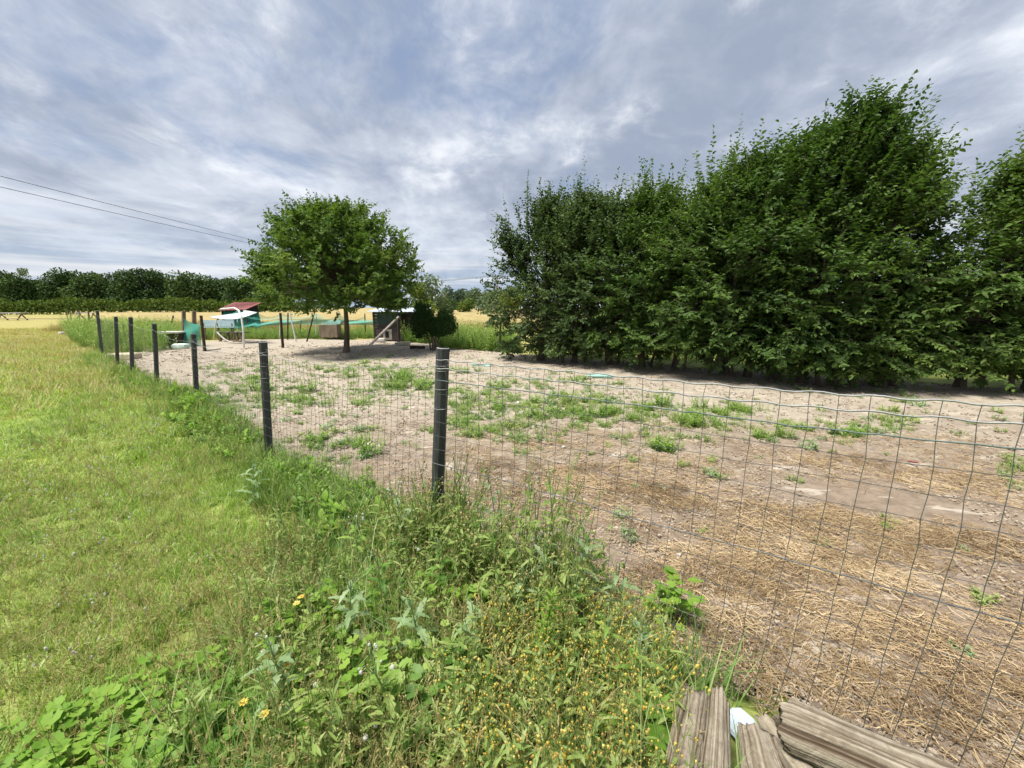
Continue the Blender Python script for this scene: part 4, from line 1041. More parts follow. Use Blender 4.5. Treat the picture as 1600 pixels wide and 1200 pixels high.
# ------------------------------------------------------------------ weathered logs in the near corner
def log(name, label, a, b, ra, rb, seed, flat=1.0, grooves=9, up=None, ns=44, na=128):
    a = np.asarray(a, float); b = np.asarray(b, float); d = b - a; L = np.linalg.norm(d); d /= L
    sx = np.cross(d, (0, 0, 1.0)); sx /= np.linalg.norm(sx); sy = np.cross(sx, d)
    R = np.random.default_rng(seed)
    an = np.arange(na) / na * 2 * PI
    prof = np.zeros(na); crack = np.zeros(na)
    for q in range(grooves + 13):
        c0 = R.random() * 2 * PI; w, dep = (R.uniform(.05, .11), R.uniform(.12, .30)) if q < 5 else (R.uniform(.018, .05), R.uniform(.03, .15))
        dd = np.abs((an - c0 + PI) % (2 * PI) - PI); gk = np.exp(-(dd / w) ** 2); crack = np.maximum(crack, gk * dep / .2); prof -= dep * gk
    for q in range(2, 7): prof += R.normal(0, .035) * np.cos(q * an + R.random() * 6)
    fine = R.normal(0, .016, na)
    rows, cr = [], []
    for i in range(ns):
        t = i / (ns - 1); tw = .22 * math.sin(t * 2.2 + seed) + .05 * math.sin(t * 11 + seed)
        sh = np.interp((an + tw) % (2 * PI), np.append(an, 2 * PI), np.append(prof + fine, prof[0] + fine[0])) * (.70 + .30 * np.sin(t * 8 + 3 * np.sin(an * 2 + seed) + 2 * np.sin(an * 5)))
        ck_ = np.interp((an + tw) % (2 * PI), np.append(an, 2 * PI), np.append(crack, crack[0]))
        rr = (ra + (rb - ra) * t) * (1 + sh + .035 * np.sin(an * 3 + t * 9 + seed) + .02 * math.sin(t * 13 + seed) + R.normal(0, .008, na) + .16 * np.exp(-((t - .35) / .05) ** 2 - ((an - 1.9 - seed % 3 * .3) / .22) ** 2) - .18 * np.exp(-((t - .35) / .022) ** 2 - ((an - 1.9 - seed % 3 * .3) / .09) ** 2))
        ragged = R.normal(0, .002, na) + .014 * np.sin(an * 2 + seed) + .007 * np.sin(an * 5 + seed) + .004 * np.sin(an * 11 + 2 * seed) if i in (0, ns - 1) else 0
        if i in (0, ns - 1): rr = rr * .93
        rows.append(a + d * L * t + np.outer(ragged * np.ones(na), d) + (np.cos(an) * rr)[:, None] * sx + (np.sin(an) * rr * flat)[:, None] * sy); cr.append(ck_)
    V = np.concatenate(rows); stripe = R.normal(0, .11, na); r = np.clip(.78 - .9 * np.concatenate(cr) + np.tile(stripe, ns) + R.normal(0, .05, ns * na), 0, 1)
    i, j = np.meshgrid(np.arange(ns - 1), np.arange(na), indexing='ij'); j2 = (j + 1) % na
    F = np.stack((i * na + j, (i + 1) * na + j, (i + 1) * na + j2, i * na + j2), -1).reshape(-1, 4)
    m = MB(); m.add(V, F, r)
    for e, ring, sg in ((0, rows[0], -1), (ns - 1, rows[-1], 1)):
        c = ring.mean(0); inner = c + (ring - c) * .5 + d * sg * R.normal(.002, .006, na)[:, None]
        b0 = m.n; m.add(np.concatenate((ring, inner, [c + d * sg * -.012])), [(j, (j + 1) % na, na + (j + 1) % na, na + j) if sg < 0 else (j, na + j, na + (j + 1) % na, (j + 1) % na) for j in range(na)], np.concatenate((np.full(na, .6), np.tile([.75, .3, .6, .2], na // 4), [.2])))
        m.F.append(np.array([(na + j, na + (j + 1) % na, 2 * na) if sg < 0 else (na + (j + 1) % na, na + j, 2 * na) for j in range(na)]) + b0)
    return tag(m.build(name, 'log', smooth=True), label, 'log', 'weathered logs in the near corner')
log('log', 'thick cracked grey log lying along the foot of the fence', G(1222, 1128, .16), G(1226, 1128, .16) + np.array((.95, -.60, .0)), .082, .088, 3, .9, 11)
log('log', 'leftmost weathered log, half hidden by flowering weeds', G(1086, 1084, .24), G(1086, 1084, .24) + np.array((-.28, -.45, -.06)), .042, .058, 11, .8, 7)
log('log', 'narrow split log with a forked broken tip', G(1124, 1090, .27), G(1124, 1090, .27) + np.array((-.27, -.48, -.04)), .032, .050, 21, 1.0, 8)
log('log', 'short flat-topped chunk of wood between the other logs', G(1182, 1150, .19), G(1182, 1150, .19) + np.array((-.12, -.36, .0)), .062, .085, 35, .7, 7)
log('log', 'small stub of wood wedged under the thick log', G(1196, 1128, .08), G(1215, 1150, .08) + np.array((.05, -.3, -.02)), .035, .045, 41, 1.0, 6)
lump('plastic_sheet', 'crumpled bluish white plastic showing between the logs', G(1160, 1136, .04), (.12, .13, .03), 'white_sack', .4, 'plastic sheet', .3)
#--PART4--
# ------------------------------------------------------------------ plants: prototypes
R_ = lambda a, b: random.uniform(a, b)
def grass_clump(n, rad, h0, h1, w, lean=.5, curl=.5):
    m = MB()
    for k in range(n):
        a = R_(0, 6.28); f = rad * math.sqrt(random.random())
        m.blade((math.cos(a) * f, math.sin(a) * f, -.005), a + R_(-1.2, 1.2), R_(h0, h1), w * R_(.7, 1.3), R_(.05, lean), R_(-.1, curl), random.random())
    return m
longg = [grass_clump(22, .06, .10, .30, .006, .35, .6).mesh('long_grass_tuft', 'meadow_dark') for _ in range(4)]
dryg = []
for _ in range(4):
    m = MB()
    for k in range(4):
        a = R_(0, 6.28); h = R_(.12, .30); lx, ly = R_(-.10, .10), R_(-.10, .10); t = np.linspace(0, 1, 5)
        p = np.stack((R_(-.04, .04) + lx * t ** 2, R_(-.04, .04) + ly * t ** 2, h * t), 1)
        m.tube(p, np.linspace(.0016, .0008, 5), 3, r=random.random(), cap=False)
        q = p[-1][None] - np.array((lx, ly, h))[None] * np.linspace(0, .3, 9)[:, None] * .8
        m.leaves(q, unit(np.tile((lx, ly, h), (9, 1)) + rng.normal(0, .12, (9, 3))), unit(rng.normal(0, 1, (9, 3))), .016, .004)
    dryg.append(m.mesh('dry_stalk', 'dry_blade'))
def stem_pts(h, lx, ly, n=6, x=0, y=0):
    t = np.linspace(0, 1, n)
    return np.stack((x + lx * t ** 1.6, y + ly * t ** 1.6, h * t), 1)
def specks(h0, h1, n, mat, spread=.07, stems=9, leafy='pale_weed', ss=.006):
    """thin branching stems ending in small flowers or seed heads"""
    st, fl, lf = MB(), MB(), MB()
    for k in range(stems):
        x, y = R_(-spread, spread) * .7, R_(-spread, spread) * .7; h = R_(h0, h1)
        p = stem_pts(h, R_(-.07, .07), R_(-.07, .07), 6, x, y)
        st.tube(p, np.linspace(.0016, .0009, 6), 3, r=random.random(), cap=False)
        for q in range(n):
            t = R_(.5, 1); c = p[0] + (p[-1] - p[0]) * t + np.array((R_(-.022, .022), R_(-.022, .022), R_(0, .02)))
            fl.blob(c, ss * R_(.5, 1.2), random.random(), 4, 3, .3, (1, 1, 1.5))
            twig_prisms(st, np.array([p[0] + (p[-1] - p[0]) * (t - .07)]), np.array([c]), .0007)
        for q in range(6):
            t = R_(.1, .8); c = p[0] + (p[-1] - p[0]) * t; a = R_(0, 6.28)
            lf.strip_leaf(c, a, R_(.2, .9), R_(.02, .055), R_(.006, .012), R_(.3, 1), r=random.random(), segs=3)
    return multi_mesh('flowering_weed', [(st, leafy), (fl, mat), (lf, leafy)])
yellow = [specks(.16, .36, 7, 'yellow_petal', ss=.0036) for _ in range(4)]
rusty = [specks(.14, .30, 5, 'rust_seed', ss=.003) for _ in range(3)]
cream = [specks(.16, .36, 5, 'dry_blade', ss=.003, leafy='pale_weed') for _ in range(3)]
white = [specks(.03, .08, 1, 'fluff', stems=2, leafy='grass', ss=.007) for _ in range(3)]
def leafy_weed(h, stems, L, W, mat, lobes=0.0, spread=.06, nl=11, top=0.5):
    lf, st = MB(), MB()
    for k in range(stems):
        a0 = R_(0, 6.28); hh = h * R_(.6, 1.1); sp = spread * R_(.3, 1)
        p = stem_pts(hh, math.cos(a0) * hh * R_(.1, .55), math.sin(a0) * hh * R_(.1, .55), 7, math.cos(a0) * sp, math.sin(a0) * sp)
        st.tube(p, np.linspace(.003, .0012, 7), 4, r=random.random(), cap=False)
        for q in range(nl):
            t = (q + R_(0, .8)) / nl; i = min(6, int(t * 6)); c = p[i] + (p[min(6, i + 1)] - p[i]) * (t * 6 - i)
            lf.strip_leaf(c, q * 2.4 + a0 + R_(-.4, .4), R_(.1, .8) + t * top, L * R_(.6, 1.15) * (1.1 - .55 * t), W * R_(.7, 1.2) * (1.1 - .5 * t), R_(.4, 1.1), lobes, np.clip(.25 + .5 * t + R_(-.25, .25), 0, 1), 5 if lobes == 0 else 8)
    return lf, st
def leafy_mesh(*a, mat='weed_leaf', **k):
    lf, st = leafy_weed(*a, mat, **k)
    return multi_mesh('leafy_weed', [(lf, mat), (st, mat)])
tuft = [leafy_mesh(R_(.20, .30), 17, .085, .020, mat='bright_weed', spread=.14, nl=13) for _ in range(6)]
low = [leafy_mesh(.07, 9, .06, .016, mat='grey_leaf' if k % 2 else 'pale_weed', spread=.09, nl=7) for k in range(4)]
broad = [leafy_mesh(.20, 6, .10, .045, mat='bright_leaf' if k % 2 else 'weed_leaf', spread=.08, nl=8) for k in range(4)]
fine_leaf = [leafy_mesh(R_(.16, .26), 8, .035, .016, mat='bright_weed', spread=.10, nl=16) for k in range(3)]
nettle = [leafy_mesh(R_(.75, 1.05), 4, .10, .04, mat='weed_leaf' if k % 2 else 'pale_weed', spread=.10, nl=18) for k in range(4)]
tallgrass = [grass_clump(30, .12, .35, .85, .010, .3, .45).mesh('tall_grass_tuft', 'meadow_dark') for _ in range(3)]
wheat_t = [grass_clump(34, .25, .45, .75, .014, .25, .3).mesh('wheat_tuft', 'dry_blade') for _ in range(3)]
def straw_patch(n, half):
    m = MB()
    for k in range(n):
        a = R_(0, PI); L = R_(.02, .11) * (2.0 if random.random() < .10 else 1); c = np.array((R_(-half, half), R_(-half, half), R_(.001, .018)))
        d = np.array((math.cos(a), math.sin(a), R_(-.12, .16))); t = np.linspace(-.5, .5, 4)[:, None]
        bend = np.array((-math.sin(a), math.cos(a), .3)) * R_(-.016, .016)
        p = c + d * L * t + bend * (1 - 4 * t * t); p[:, 2] = np.maximum(p[:, 2], .001)
        m.tube(p, R_(.0008, .0019), 3, r=random.random() ** 1.2, cap=False)
    return m.mesh('straw_patch', 'straw')
straw_p = [straw_patch(330, .16) for _ in range(5)] + [straw_patch(150, .16) for _ in range(5)] + [straw_patch(45, .16) for _ in range(5)]
clods = []
for _ in range(5):
    m = MB()
    for k in range(5): m.blob((R_(-.05, .05), R_(-.05, .05), .002), R_(.003, .010), random.random(), 5, 3, .5, (1.2, 1, .7))
    clods.append(m.mesh('soil_crumb', 'clod'))

# ------------------------------------------------------------------ spreading
def polar_pts(n, r0, r1, a0, a1):
    r = r0 * (r1 / r0) ** rng.random(n); a = np.radians(rng.uniform(a0, a1, n))
    return r * np.sin(a), r * np.cos(a), r
def nz(x, y, s, ph=0.0):
    return (np.sin(x * s + 1.3 * np.sin(y * s * .7 + ph)) + np.sin(y * s * 1.1 + 1.7 * np.sin(x * s * .8 + ph * 2)) + .6 * np.sin((x + y) * s * 2.1 + ph)) / 2.6
MEADOW = [G(*p)[:2] for p in ((190, 1330), (300, 1120), (330, 1010), (420, 880), (545, 800), (650, 830), (700, 850), (880, 880), (985, 920), (1080, 1020), (1100, 1100), (1090, 1330))]

# lawn grass
def square_patch(n, half, h0, h1, w, lean=.7, curl=.7):
    m = MB()
    for k in range(n):
        c = (R_(-half, half), R_(-half, half)); d = nz(np.array(c[0]), np.array(c[1]), 30.0, half * 9)
        m.blade((c[0], c[1], -.008), R_(0, 6.28), R_(h0, h1) * (1 + .45 * d), w * R_(.6, 1.4), R_(.05, lean), R_(-.2, curl), min(1, max(0, random.random() ** 1.15 + .12 * d)))
    return m
def tiles(x0, x1, y0, y1, step):
    gx, gy = np.meshgrid(np.arange(x0, x1, step), np.arange(y0, y1, step), indexing='ij')
    gx = gx.ravel() + rng.uniform(-.22, .22, gx.size) * step; gy = gy.ravel() + rng.uniform(-.22, .22, gy.size) * step
    return gx, gy, np.hypot(gx, gy), np.degrees(np.arctan2(gx, gy))
near_t = [square_patch(800, .15, .030, .085, .0045).mesh('grass_patch', 'grass') for _ in range(6)]
far_t = [square_patch(900, .30, .035, .095, .0085).mesh('grass_patch', 'grass') for _ in range(5)]
x, y, r, a_ = tiles(-7, 1.2, -1.2, 6.0, .25)
k = ~inside(YARD, x, y) & (r < 5.2) & (x < .7)
scatter('lawn_grass', on_ground(x[k], y[k]), near_t, 'short green and straw-tinted lawn grass left of the fence', 'grass', tilt=.05, smin=1.0, smax=1.12, zs=1.0 + .45 * nz(x[k], y[k], 1.6, 2))
x, y, r, a_ = tiles(-32, -1, -1.0, 19, .5)
k = ~inside(YARD, x, y) & (a_ > -80) & (r > 5.0) & (r < 30)
scatter('far_lawn_grass', on_ground(x[k], y[k]), far_t, 'lawn grass farther off along the fence', 'grass', tilt=.03, smin=1.0, smax=1.12, zs=1.1 + .4 * nz(x[k], y[k], 1.1, 2))
# sparser, drier grass towards the field
x, y, r = polar_pts(20000, 9, 48, -58, -28)
k = ~inside(YARD, x, y) & (y < 30) & (rng.random(len(x)) < np.clip((r - 9) / 12, 0, 1) * (.6 + .4 * nz(x, y, .7, 3)))
scatter('dry_lawn_grass', on_ground(x[k], y[k]), [grass_clump(30, .16, .05, .18, .012, .6, .5).mesh('dry_tuft', 'dry_blade'), grass_clump(30, .16, .05, .16, .012, .6, .5).mesh('grass_tuft', 'grass')], 'dry yellowed grass on the far part of the lawn', 'grass', smin=.8, smax=1.6)
x, y, r = polar_pts(7000, 1.1, 12, -58, 20)
k = ~inside(YARD, x, y) & (x < .3) & (nz(x, y, 1.5, 5) > .12)
scatter('lawn_tussocks', on_ground(x[k], y[k]), longg, 'longer grass tussocks standing out of the lawn', 'grass', tilt=.3, smin=.35 + .3 * rng.random(k.sum()) + r[k] * .02)
# stray dry stalks and clover heads in the lawn
x, y, r = polar_pts(4200, 1.0, 14, -58, 25)
k = ~inside(YARD, x, y) & (x < .6) & (nz(x, y, .9, 2) > -.35)
scatter('dry_stalks', on_ground(x[k], y[k]), dryg, 'thin dry grass stalks standing in the lawn', 'grass', tilt=.35, smin=.7 + r[k] * .05)
x, y, r = polar_pts(2200, 2.5, 13, -56, -12)
k = ~inside(YARD, x, y) & (rng.random(len(x)) < np.clip(.25 + .6 * nz(x, y, .8, 1.0), .03, .7))
scatter('clover', on_ground(x[k], y[k]), white, 'small white clover heads sprinkled over the lawn', 'clover', smin=.8 + r[k] * .05)

# longer grass along the foot of the fence
x, y, r = polar_pts(26000, 1.0, 19, -58, 50)
dF = seg_dist(FLINE, x, y); io = inside(YARD, x, y)
lim = .30 + .22 * nz(x, y, 2.2) + .02 * r
k = ((x < .45) | (y > 1.7)) & (dF < lim) & (~io | (dF < .10 + .05 * nz(x, y, 5))) & (rng.random(len(x)) < np.minimum(1, r * r / 6)) & (r > 2.2)
scatter('fence_grass', on_ground(x[k], y[k]), longg, 'longer green grass along the foot of the wire fence', 'grass', smin=.75 + .35 * rng.random(k.sum()) + r[k] * .03)
x, y, r = polar_pts(9000, 2.6, 19, -58, 20)
dF = seg_dist(FLINE, x, y); k = ((x < .3) | (y > 1.8)) & (dF < .33 + .25 * nz(x, y, 2.9, 3)) & (~inside(YARD, x, y) | (dF < .12)) & (rng.random(len(x)) < .5)
scatter('fence_weeds', on_ground(x[k], y[k]), broad + low + fine_leaf + fine_leaf, 'mixed leafy weeds growing along the foot of the fence', 'weeds', smin=.6 + .5 * rng.random(k.sum()) + r[k] * .02)

# the rank flowering patch in front
x, y, r = polar_pts(30000, .75, 3.2, -62, 62)
im = inside(MEADOW, x + .07 * np.sin(y * 9), y + .07 * np.sin(x * 8)) & ~inside([p for p in YARD], x + .02, y + .06)
den = rng.random(len(x)) < np.minimum(1, r * r / 3.2)
k = im & den
zone = nz(x, y, 2.6, .5)
pk = k & (rng.random(len(x)) < .30)
tx, ty, tr_, ta_ = tiles(-2.6, 1.1, .4, 3.0, .21)
tk = inside(MEADOW, tx, ty) & ~inside(YARD, tx + .02, ty + .06)
scatter('meadow_grass', on_ground(tx[tk], ty[tk]), [square_patch(130, .13, .10, .32, .0055, .35, .6).mesh('long_grass_patch', 'meadow') for _ in range(5)], 'long green grass in the rank patch before the near post', 'grass', tilt=.08, smin=.85, smax=1.15, zs=1 + .35 * nz(tx[tk], ty[tk], 3.0, 1))
def sub(frac, cond): return k & cond & (rng.random(len(x)) < frac)
logs_ = np.minimum(np.hypot(x - .62, y - 1.10), np.minimum(np.hypot(x - .72, y - 1.22), np.hypot(x - .85, y - 1.1))) < .15
logs_ |= (x > .70) & (y < 1.45)
k &= ~logs_
south = (x > -.15) & (y < 1.62)
pk = sub(.045, south & (zone > -.5)); scatter('yellow_weeds', on_ground(x[pk], y[pk]), yellow, 'low weeds dotted with tiny yellow flowers in the near patch', 'weeds', smin=.75 + .5 * rng.random(pk.sum()))
pk = sub(.03, south & (zone > -.3)); scatter('rusty_weeds', on_ground(x[pk], y[pk]), rusty, 'thin weeds with rusty seed heads in the near patch', 'weeds', smin=.75 + .5 * rng.random(pk.sum()))
pk = sub(.02, (y > 1.0) & (zone > -.55)); scatter('cream_weeds', on_ground(x[pk], y[pk]), cream, 'pale-headed weeds before the near post', 'weeds', smin=.7 + .6 * rng.random(pk.sum()))
pk = sub(.04, (zone < .25)); scatter('leafy_patch', on_ground(x[pk], y[pk]), fine_leaf + low + broad[1:2], 'dense mixed leafy weeds in the near patch', 'weeds', smin=.30 + .45 * rng.random(pk.sum()))
pk = sub(.03, zone > -.6); scatter('meadow_stalks', on_ground(x[pk], y[pk]), dryg, 'dry stalks rising among the near weeds', 'grass', tilt=.25, smin=.9 + .6 * rng.random(pk.sum()))

# thin tall stems crowding the wire at the near post
n = 75; t = rng.uniform(-.10, .40, n); d_ = (RPOST[0] - POSTS[0][0])[:2]; d2 = (POSTS[1][0] - POSTS[0][0])[:2]
q = POSTS[0][0][:2] + np.where(t[:, None] > 0, t[:, None] * d_, -t[:, None] * d2 * .6) + rng.normal(0, .10, (n, 2)) - np.array((.05, .08))
scatter('tall_stems', on_ground(q[:, 0], q[:, 1]), cream, 'tall thin weed stems crowding the wire at the near post', 'weeds', smin=1.1 + 1.0 * rng.random(n) ** 1.5)
# straw, crumbs, tall growth at the back
x, y, r, a_ = tiles(-3.5, 9.5, .3, 7.4, .26)
w = np.clip((x + 1.0 + .25 * y) / 1.6, 0, 1) * np.clip((5.6 - y - .25 * np.maximum(0, x - 3)) / 3.2, 0, 1) * np.clip(.42 + .95 * nz(x * .8, y * 1.9, 1.9, 4), 0, 1)
w = np.maximum(w, np.clip((2.3 - y) / .8, 0, 1) * np.clip((x - .1) / .6, 0, 1) * (.75 + .25 * nz(x, y, 4.0, 2)))
k = inside(YARD, x, y) & (w > .06) & (a_ < 72)
lev = np.where(w > .55, 0, np.where(w > .25, 1, 2))[k]
scatter('straw_litter', on_ground(x[k], y[k], .004), straw_p, 'loose golden-brown straw strewn over the near yard', 'straw', tilt=.03, smin=1.0, smax=1.15, idx=lev * 5 + rng.integers(0, 5, k.sum()))
x, y, r = polar_pts(16000, 1.0, 20, -52, 75)
k = inside(YARD, x, y) & (nz(x, y, 1.4, 6) > -.5)
scatter('soil_crumbs', on_ground(x[k], y[k], .003), clods, 'crumbs and small stones on the yard soil', 'crumbs', smin=.7 + r[k] * .12)
def fill(poly, n):
    poly = np.array(poly); lo, hi_ = poly.min(0), poly.max(0)
    q = rng.uniform(lo, hi_, (n, 2)); return q[inside(poly, q[:, 0], q[:, 1])]
q = fill([G(*p)[:2] for p in ((105, 520), (118, 540), (150, 556), (215, 557), (284, 543), (284, 530), (298, 522), (230, 512), (105, 510))], 5200)
scatter('tall_weeds', on_ground(q[:, 0], q[:, 1]), nettle + tallgrass, 'tall green weeds and grass behind the last black posts', 'weeds', smin=.65, smax=1.25)
q = fill([G(*p)[:2] for p in ((290, 530), (400, 530.5), (586, 529.5), (586, 522), (290, 522))], 2600)
scatter('back_weeds', on_ground(q[:, 0], q[:, 1]), nettle[:2] + tallgrass, 'green weeds along the back of the yard under the net', 'weeds', smin=.32, smax=.72)
q = fill([(-5.4, 20.6), (-3.2, 20.2), (.1, 17.2), (.3, 14.0), (-2.6, 15.5), (-3.4, 17.6), (-5.0, 18.5)], 1700)
scatter('hedge_end_weeds', on_ground(q[:, 0], q[:, 1]), nettle + tallgrass[:1], 'tall nettle-green weeds between the bush and the hedge', 'weeds', smin=.6, smax=1.15)
q = fill([(-30, 31), (20, 33), (20, 26), (-30, 24)], 4200); q = q[q[:, 1] > 25.5 + .1 * np.maximum(0, q[:, 0])]
scatter('wheat_stalks', on_ground(q[:, 0], q[:, 1]), wheat_t, 'standing wheat at the near edge of the field', 'wheat', smin=.8, smax=1.2)
q = fill([(.6, 13.6), (5.5, 11.4), (10, 9.4), (15, 7.4), (22, 14), (6, 22), (1, 16)], 3200)
scatter('grass_past_hedge', on_ground(q[:, 0], q[:, 1]), tallgrass + nettle[:1], 'rough grass on the far side of the tall hedge', 'grass', smin=.4, smax=.9)

# ------------------------------------------------------------------ weed tufts dotted over the yard, each one a plant
CL = [(470, 622, 38, 14, 15), (570, 604, 30, 12, 11), (645, 596, 40, 14, 16), (730, 640, 24, 26, 13), (815, 655, 38, 24, 17), (905, 640, 50, 16, 22), (960, 650, 30, 12, 8), (1075, 655, 50, 18, 17), (1150, 640, 30, 12, 6), (1355, 672, 40, 14, 9), (1585, 735, 18, 14, 3),
      (365, 595, 26, 20, 12), (430, 580, 40, 10, 8), (540, 580, 60, 8, 9), (690, 580, 50, 8, 6), (880, 625, 60, 8, 8), (760, 670, 40, 12, 5), (1230, 660, 60, 25, 7), (1000, 690, 80, 14, 6), (560, 700, 60, 25, 5), (860, 600, 70, 8, 4), (350, 640, 20, 15, 3), (520, 575, 90, 10, 16), (620, 615, 50, 14, 10), (400, 620, 40, 14, 10), (760, 605, 40, 10, 10), (1020, 630, 50, 10, 8)]
thin_t = [leafy_mesh(R_(.14, .24), 9, .05, .012, mat='pale_weed', spread=.16, nl=12) for _ in range(3)]
low_t = [leafy_mesh(.11, 16, .06, .016, mat='bright_weed' if k % 2 else 'weed_leaf', spread=.16, nl=9) for k in range(3)]
YW = tuft[:3] + thin_t + low_t + thin_t
WEEDS = []
for cx_, cy_, sx_, sy_, n_ in CL:
    for q in range(n_):
        px, py = cx_ + rng.normal(0, sx_ * .75), cy_ + rng.normal(0, sy_ * .7)
        p = G(px, py)
        if py > 552 and inside(YARD, p[0:1], p[1:2])[0] and seg_dist(FLINE, p[0:1], p[1:2])[0] > .25: WEEDS.append((p, .48 + .62 * rng.random() ** 1.3, rng.integers(len(YW))))
MARKS = [(690, 'the near black post'), (415, 'the second black post'), (305, 'the third black post'), (540, 'the round tree'), (825, 'the field end of the hedge'), (1100, 'the middle of the hedge'), (1350, 'the highest hedge tree'), (1580, 'the right edge')]
def col_px(p): return 800 + FPX * p[0] / (p[1] * CP + EYE * SP)
def nth(i): return '%d%s' % (i, 'th' if 10 < i % 100 < 14 else {1: 'st', 2: 'nd', 3: 'rd'}.get(i % 10, 'th'))
WEEDS.sort(key=lambda w_: col_px(w_[0]))
tally = {}
for p, s, kk in WEEDS:
    mk = min(MARKS, key=lambda m_: abs(m_[0] - col_px(p)))[1]; sz_ = 'small' if s < .62 else ('middling' if s < .82 else 'large'); ds = 'near' if p[1] < 6.2 else 'farther'
    tally[(mk, sz_, ds)] = tally.get((mk, sz_, ds), 0) + 1
    wlab = '%s %s weed tuft from left on %s soil below %s' % (nth(tally[(mk, sz_, ds)]), sz_, ds, mk)
    o = bpy.data.objects.new('weed_tuft', YW[kk]); COL.objects.link(o)
    o.location = (p[0], p[1], float(gz(p[0], p[1])) - .005); o.rotation_euler = (0, 0, rng.random() * 6.28); o.scale = (s * rng.uniform(.9, 1.35), s * rng.uniform(.9, 1.35), s * rng.uniform(.6, 1.05))
    tag(o, wlab, 'weed', 'weed tufts in the yard')
carpet = []
for cx_, cy_, sx_, sy_, n_ in CL:
    for q in range(n_ * 4):
        p = G(cx_ + rng.normal(0, sx_ * 1.1), max(556, cy_ + rng.normal(0, sy_ * 1.0)))
        if inside(YARD, p[0:1], p[1:2])[0] and seg_dist(FLINE, p[0:1], p[1:2])[0] > .2: carpet.append(p)
carpet = np.array(carpet)
scatter('weed_carpet', on_ground(carpet[:, 0], carpet[:, 1]), thin_t + low_t + low, 'patchy carpet of low green weeds between the larger tufts', 'weeds', smin=.28 + .38 * rng.random(len(carpet)))
x, y, r = polar_pts(4200, 2.0, 15, -50, 70)
k = inside(YARD, x, y) & (nz(x, y, 1.1, 8) > .1) & (rng.random(len(x)) < .35 * np.clip((y - 2.4) / 2.5, .06, 1))
scatter('yard_seedlings', on_ground(x[k], y[k]), low, 'tiny seedlings sprouting across the yard soil', 'seedlings', smin=(.35 + .5 * rng.random(k.sum())) * (1 + .6 * np.clip((r[k] - 4) / 3, 0, 1)))

# ------------------------------------------------------------------ single plants of the near patch
def plant(name, label, base, parts, cat='plant', group=None):
    root = thing(name, label, cat, base, group)
    for nm, mb, mat in parts:
        if mb.n == 0: continue
        mb.V = [v + np.asarray(base) for v in mb.V]
        mb.build(nm, mat, root)
    return root
def sow_thistle(h, lean, seed):
    random.seed(seed)
    st, lf, fl = MB(), MB(), MB()
    p = stem_pts(h, lean[0], lean[1], 8)
    st.tube(p, np.linspace(.0055, .002, 8), 6, r=.5)
    for q in range(16):
        t = .03 + .058 * q; i = int(t * 7); c = p[i] + (p[min(7, i + 1)] - p[i]) * (t * 7 - i)
        lf.strip_leaf(c, q * 2.4 + R_(-.3, .3), R_(.3, .9), R_(.11, .19) * (1.1 - .6 * t), R_(.035, .055) * (1.1 - .5 * t), R_(.7, 1.5), .45, R_(.2, .9), 9)
    for q in range(6):
        a = R_(0, 6.28); e = p[-1] + np.array((math.cos(a) * .04, math.sin(a) * .04, R_(.01, .06)))
        st.tube([p[-2], (p[-1] + e) / 2 + np.array((0, 0, .01)), e], .0014, 4, r=.6)
        fl.blob(e, R_(.004, .007), random.random(), 7, 4, .2, (1, 1, 1.3))
    return st, lf, fl
SOW = [((820, 905), .62, 'tall sow thistle with bud heads right of the near post'), ((640, 900), .52, 'sow thistle with pale heads left of the near post'), ((745, 935), .50, 'grey-leaved sow thistle before the foot of the near post'), ((900, 960), .46, 'sow thistle leaning against the wire right of the patch'),
       ((560, 905), .34, 'small sow thistle at the grassy edge of the patch'), ((975, 1010), .40, 'sow thistle near the log end of the patch'), ((690, 960), .42, 'sow thistle in the middle of the patch'), ((455, 1130), .34, 'grey sow thistle low at the left of the patch'), ((620, 1140), .34, 'sow thistle at the bottom centre of the patch'),
       ((400, 790), .38, 'dark weed at the foot of the second post'), ((865, 880), .58, 'slim sow thistle standing against the straw'), ((780, 880), .60, 'slim pale weed just right of the near post'), ((985, 1135), .36, 'pale sow thistle among yellow flowers'), ((550, 1020), .36, 'grey-green thistle left of the fleabane'),
       ((770, 945), .46, 'leafy thistle close behind the fleabane'), ((860, 935), .44, 'broad leafy thistle between the fleabane and the wire'), ((925, 925), .40, 'leafy thistle touching the wire right of the tall one'), ((800, 1010), .38, 'dark thistle hugging the foot of the fleabane'), ((890, 1030), .36, 'bushy thistle right of the fleabane'), ((735, 1040), .34, 'thistle left of the fleabane foot'),
       ((940, 1075), .34, 'thistle among the yellow flowers near the logs'), ((660, 1040), .34, 'grey thistle in the middle left of the patch'), ((600, 960), .36, 'thistle behind the grey-green one'), ((1010, 1060), .30, 'short thistle just left of the logs'), ((715, 890), .50, 'thistle rising right at the foot of the near post'), ((845, 965), .42, 'thistle directly behind the fleabane tip')]
for k, (px, h, lab) in enumerate(SOW):
    b = G(*px); st, lf, fl = sow_thistle(h, (R_(-.07, .07), R_(-.06, .04)), 40 + k)
    plant('sow_thistle', lab, b, [('stem', st, 'grey_leaf'), ('leaves', lf, 'grey_leaf' if k % 2 else ('weed_leaf' if k % 4 else 'bright_weed')), ('flower_heads', fl, 'fluff' if k in (1, 4, 7, 8) else 'pale_weed')], group='sow thistles of the near patch')
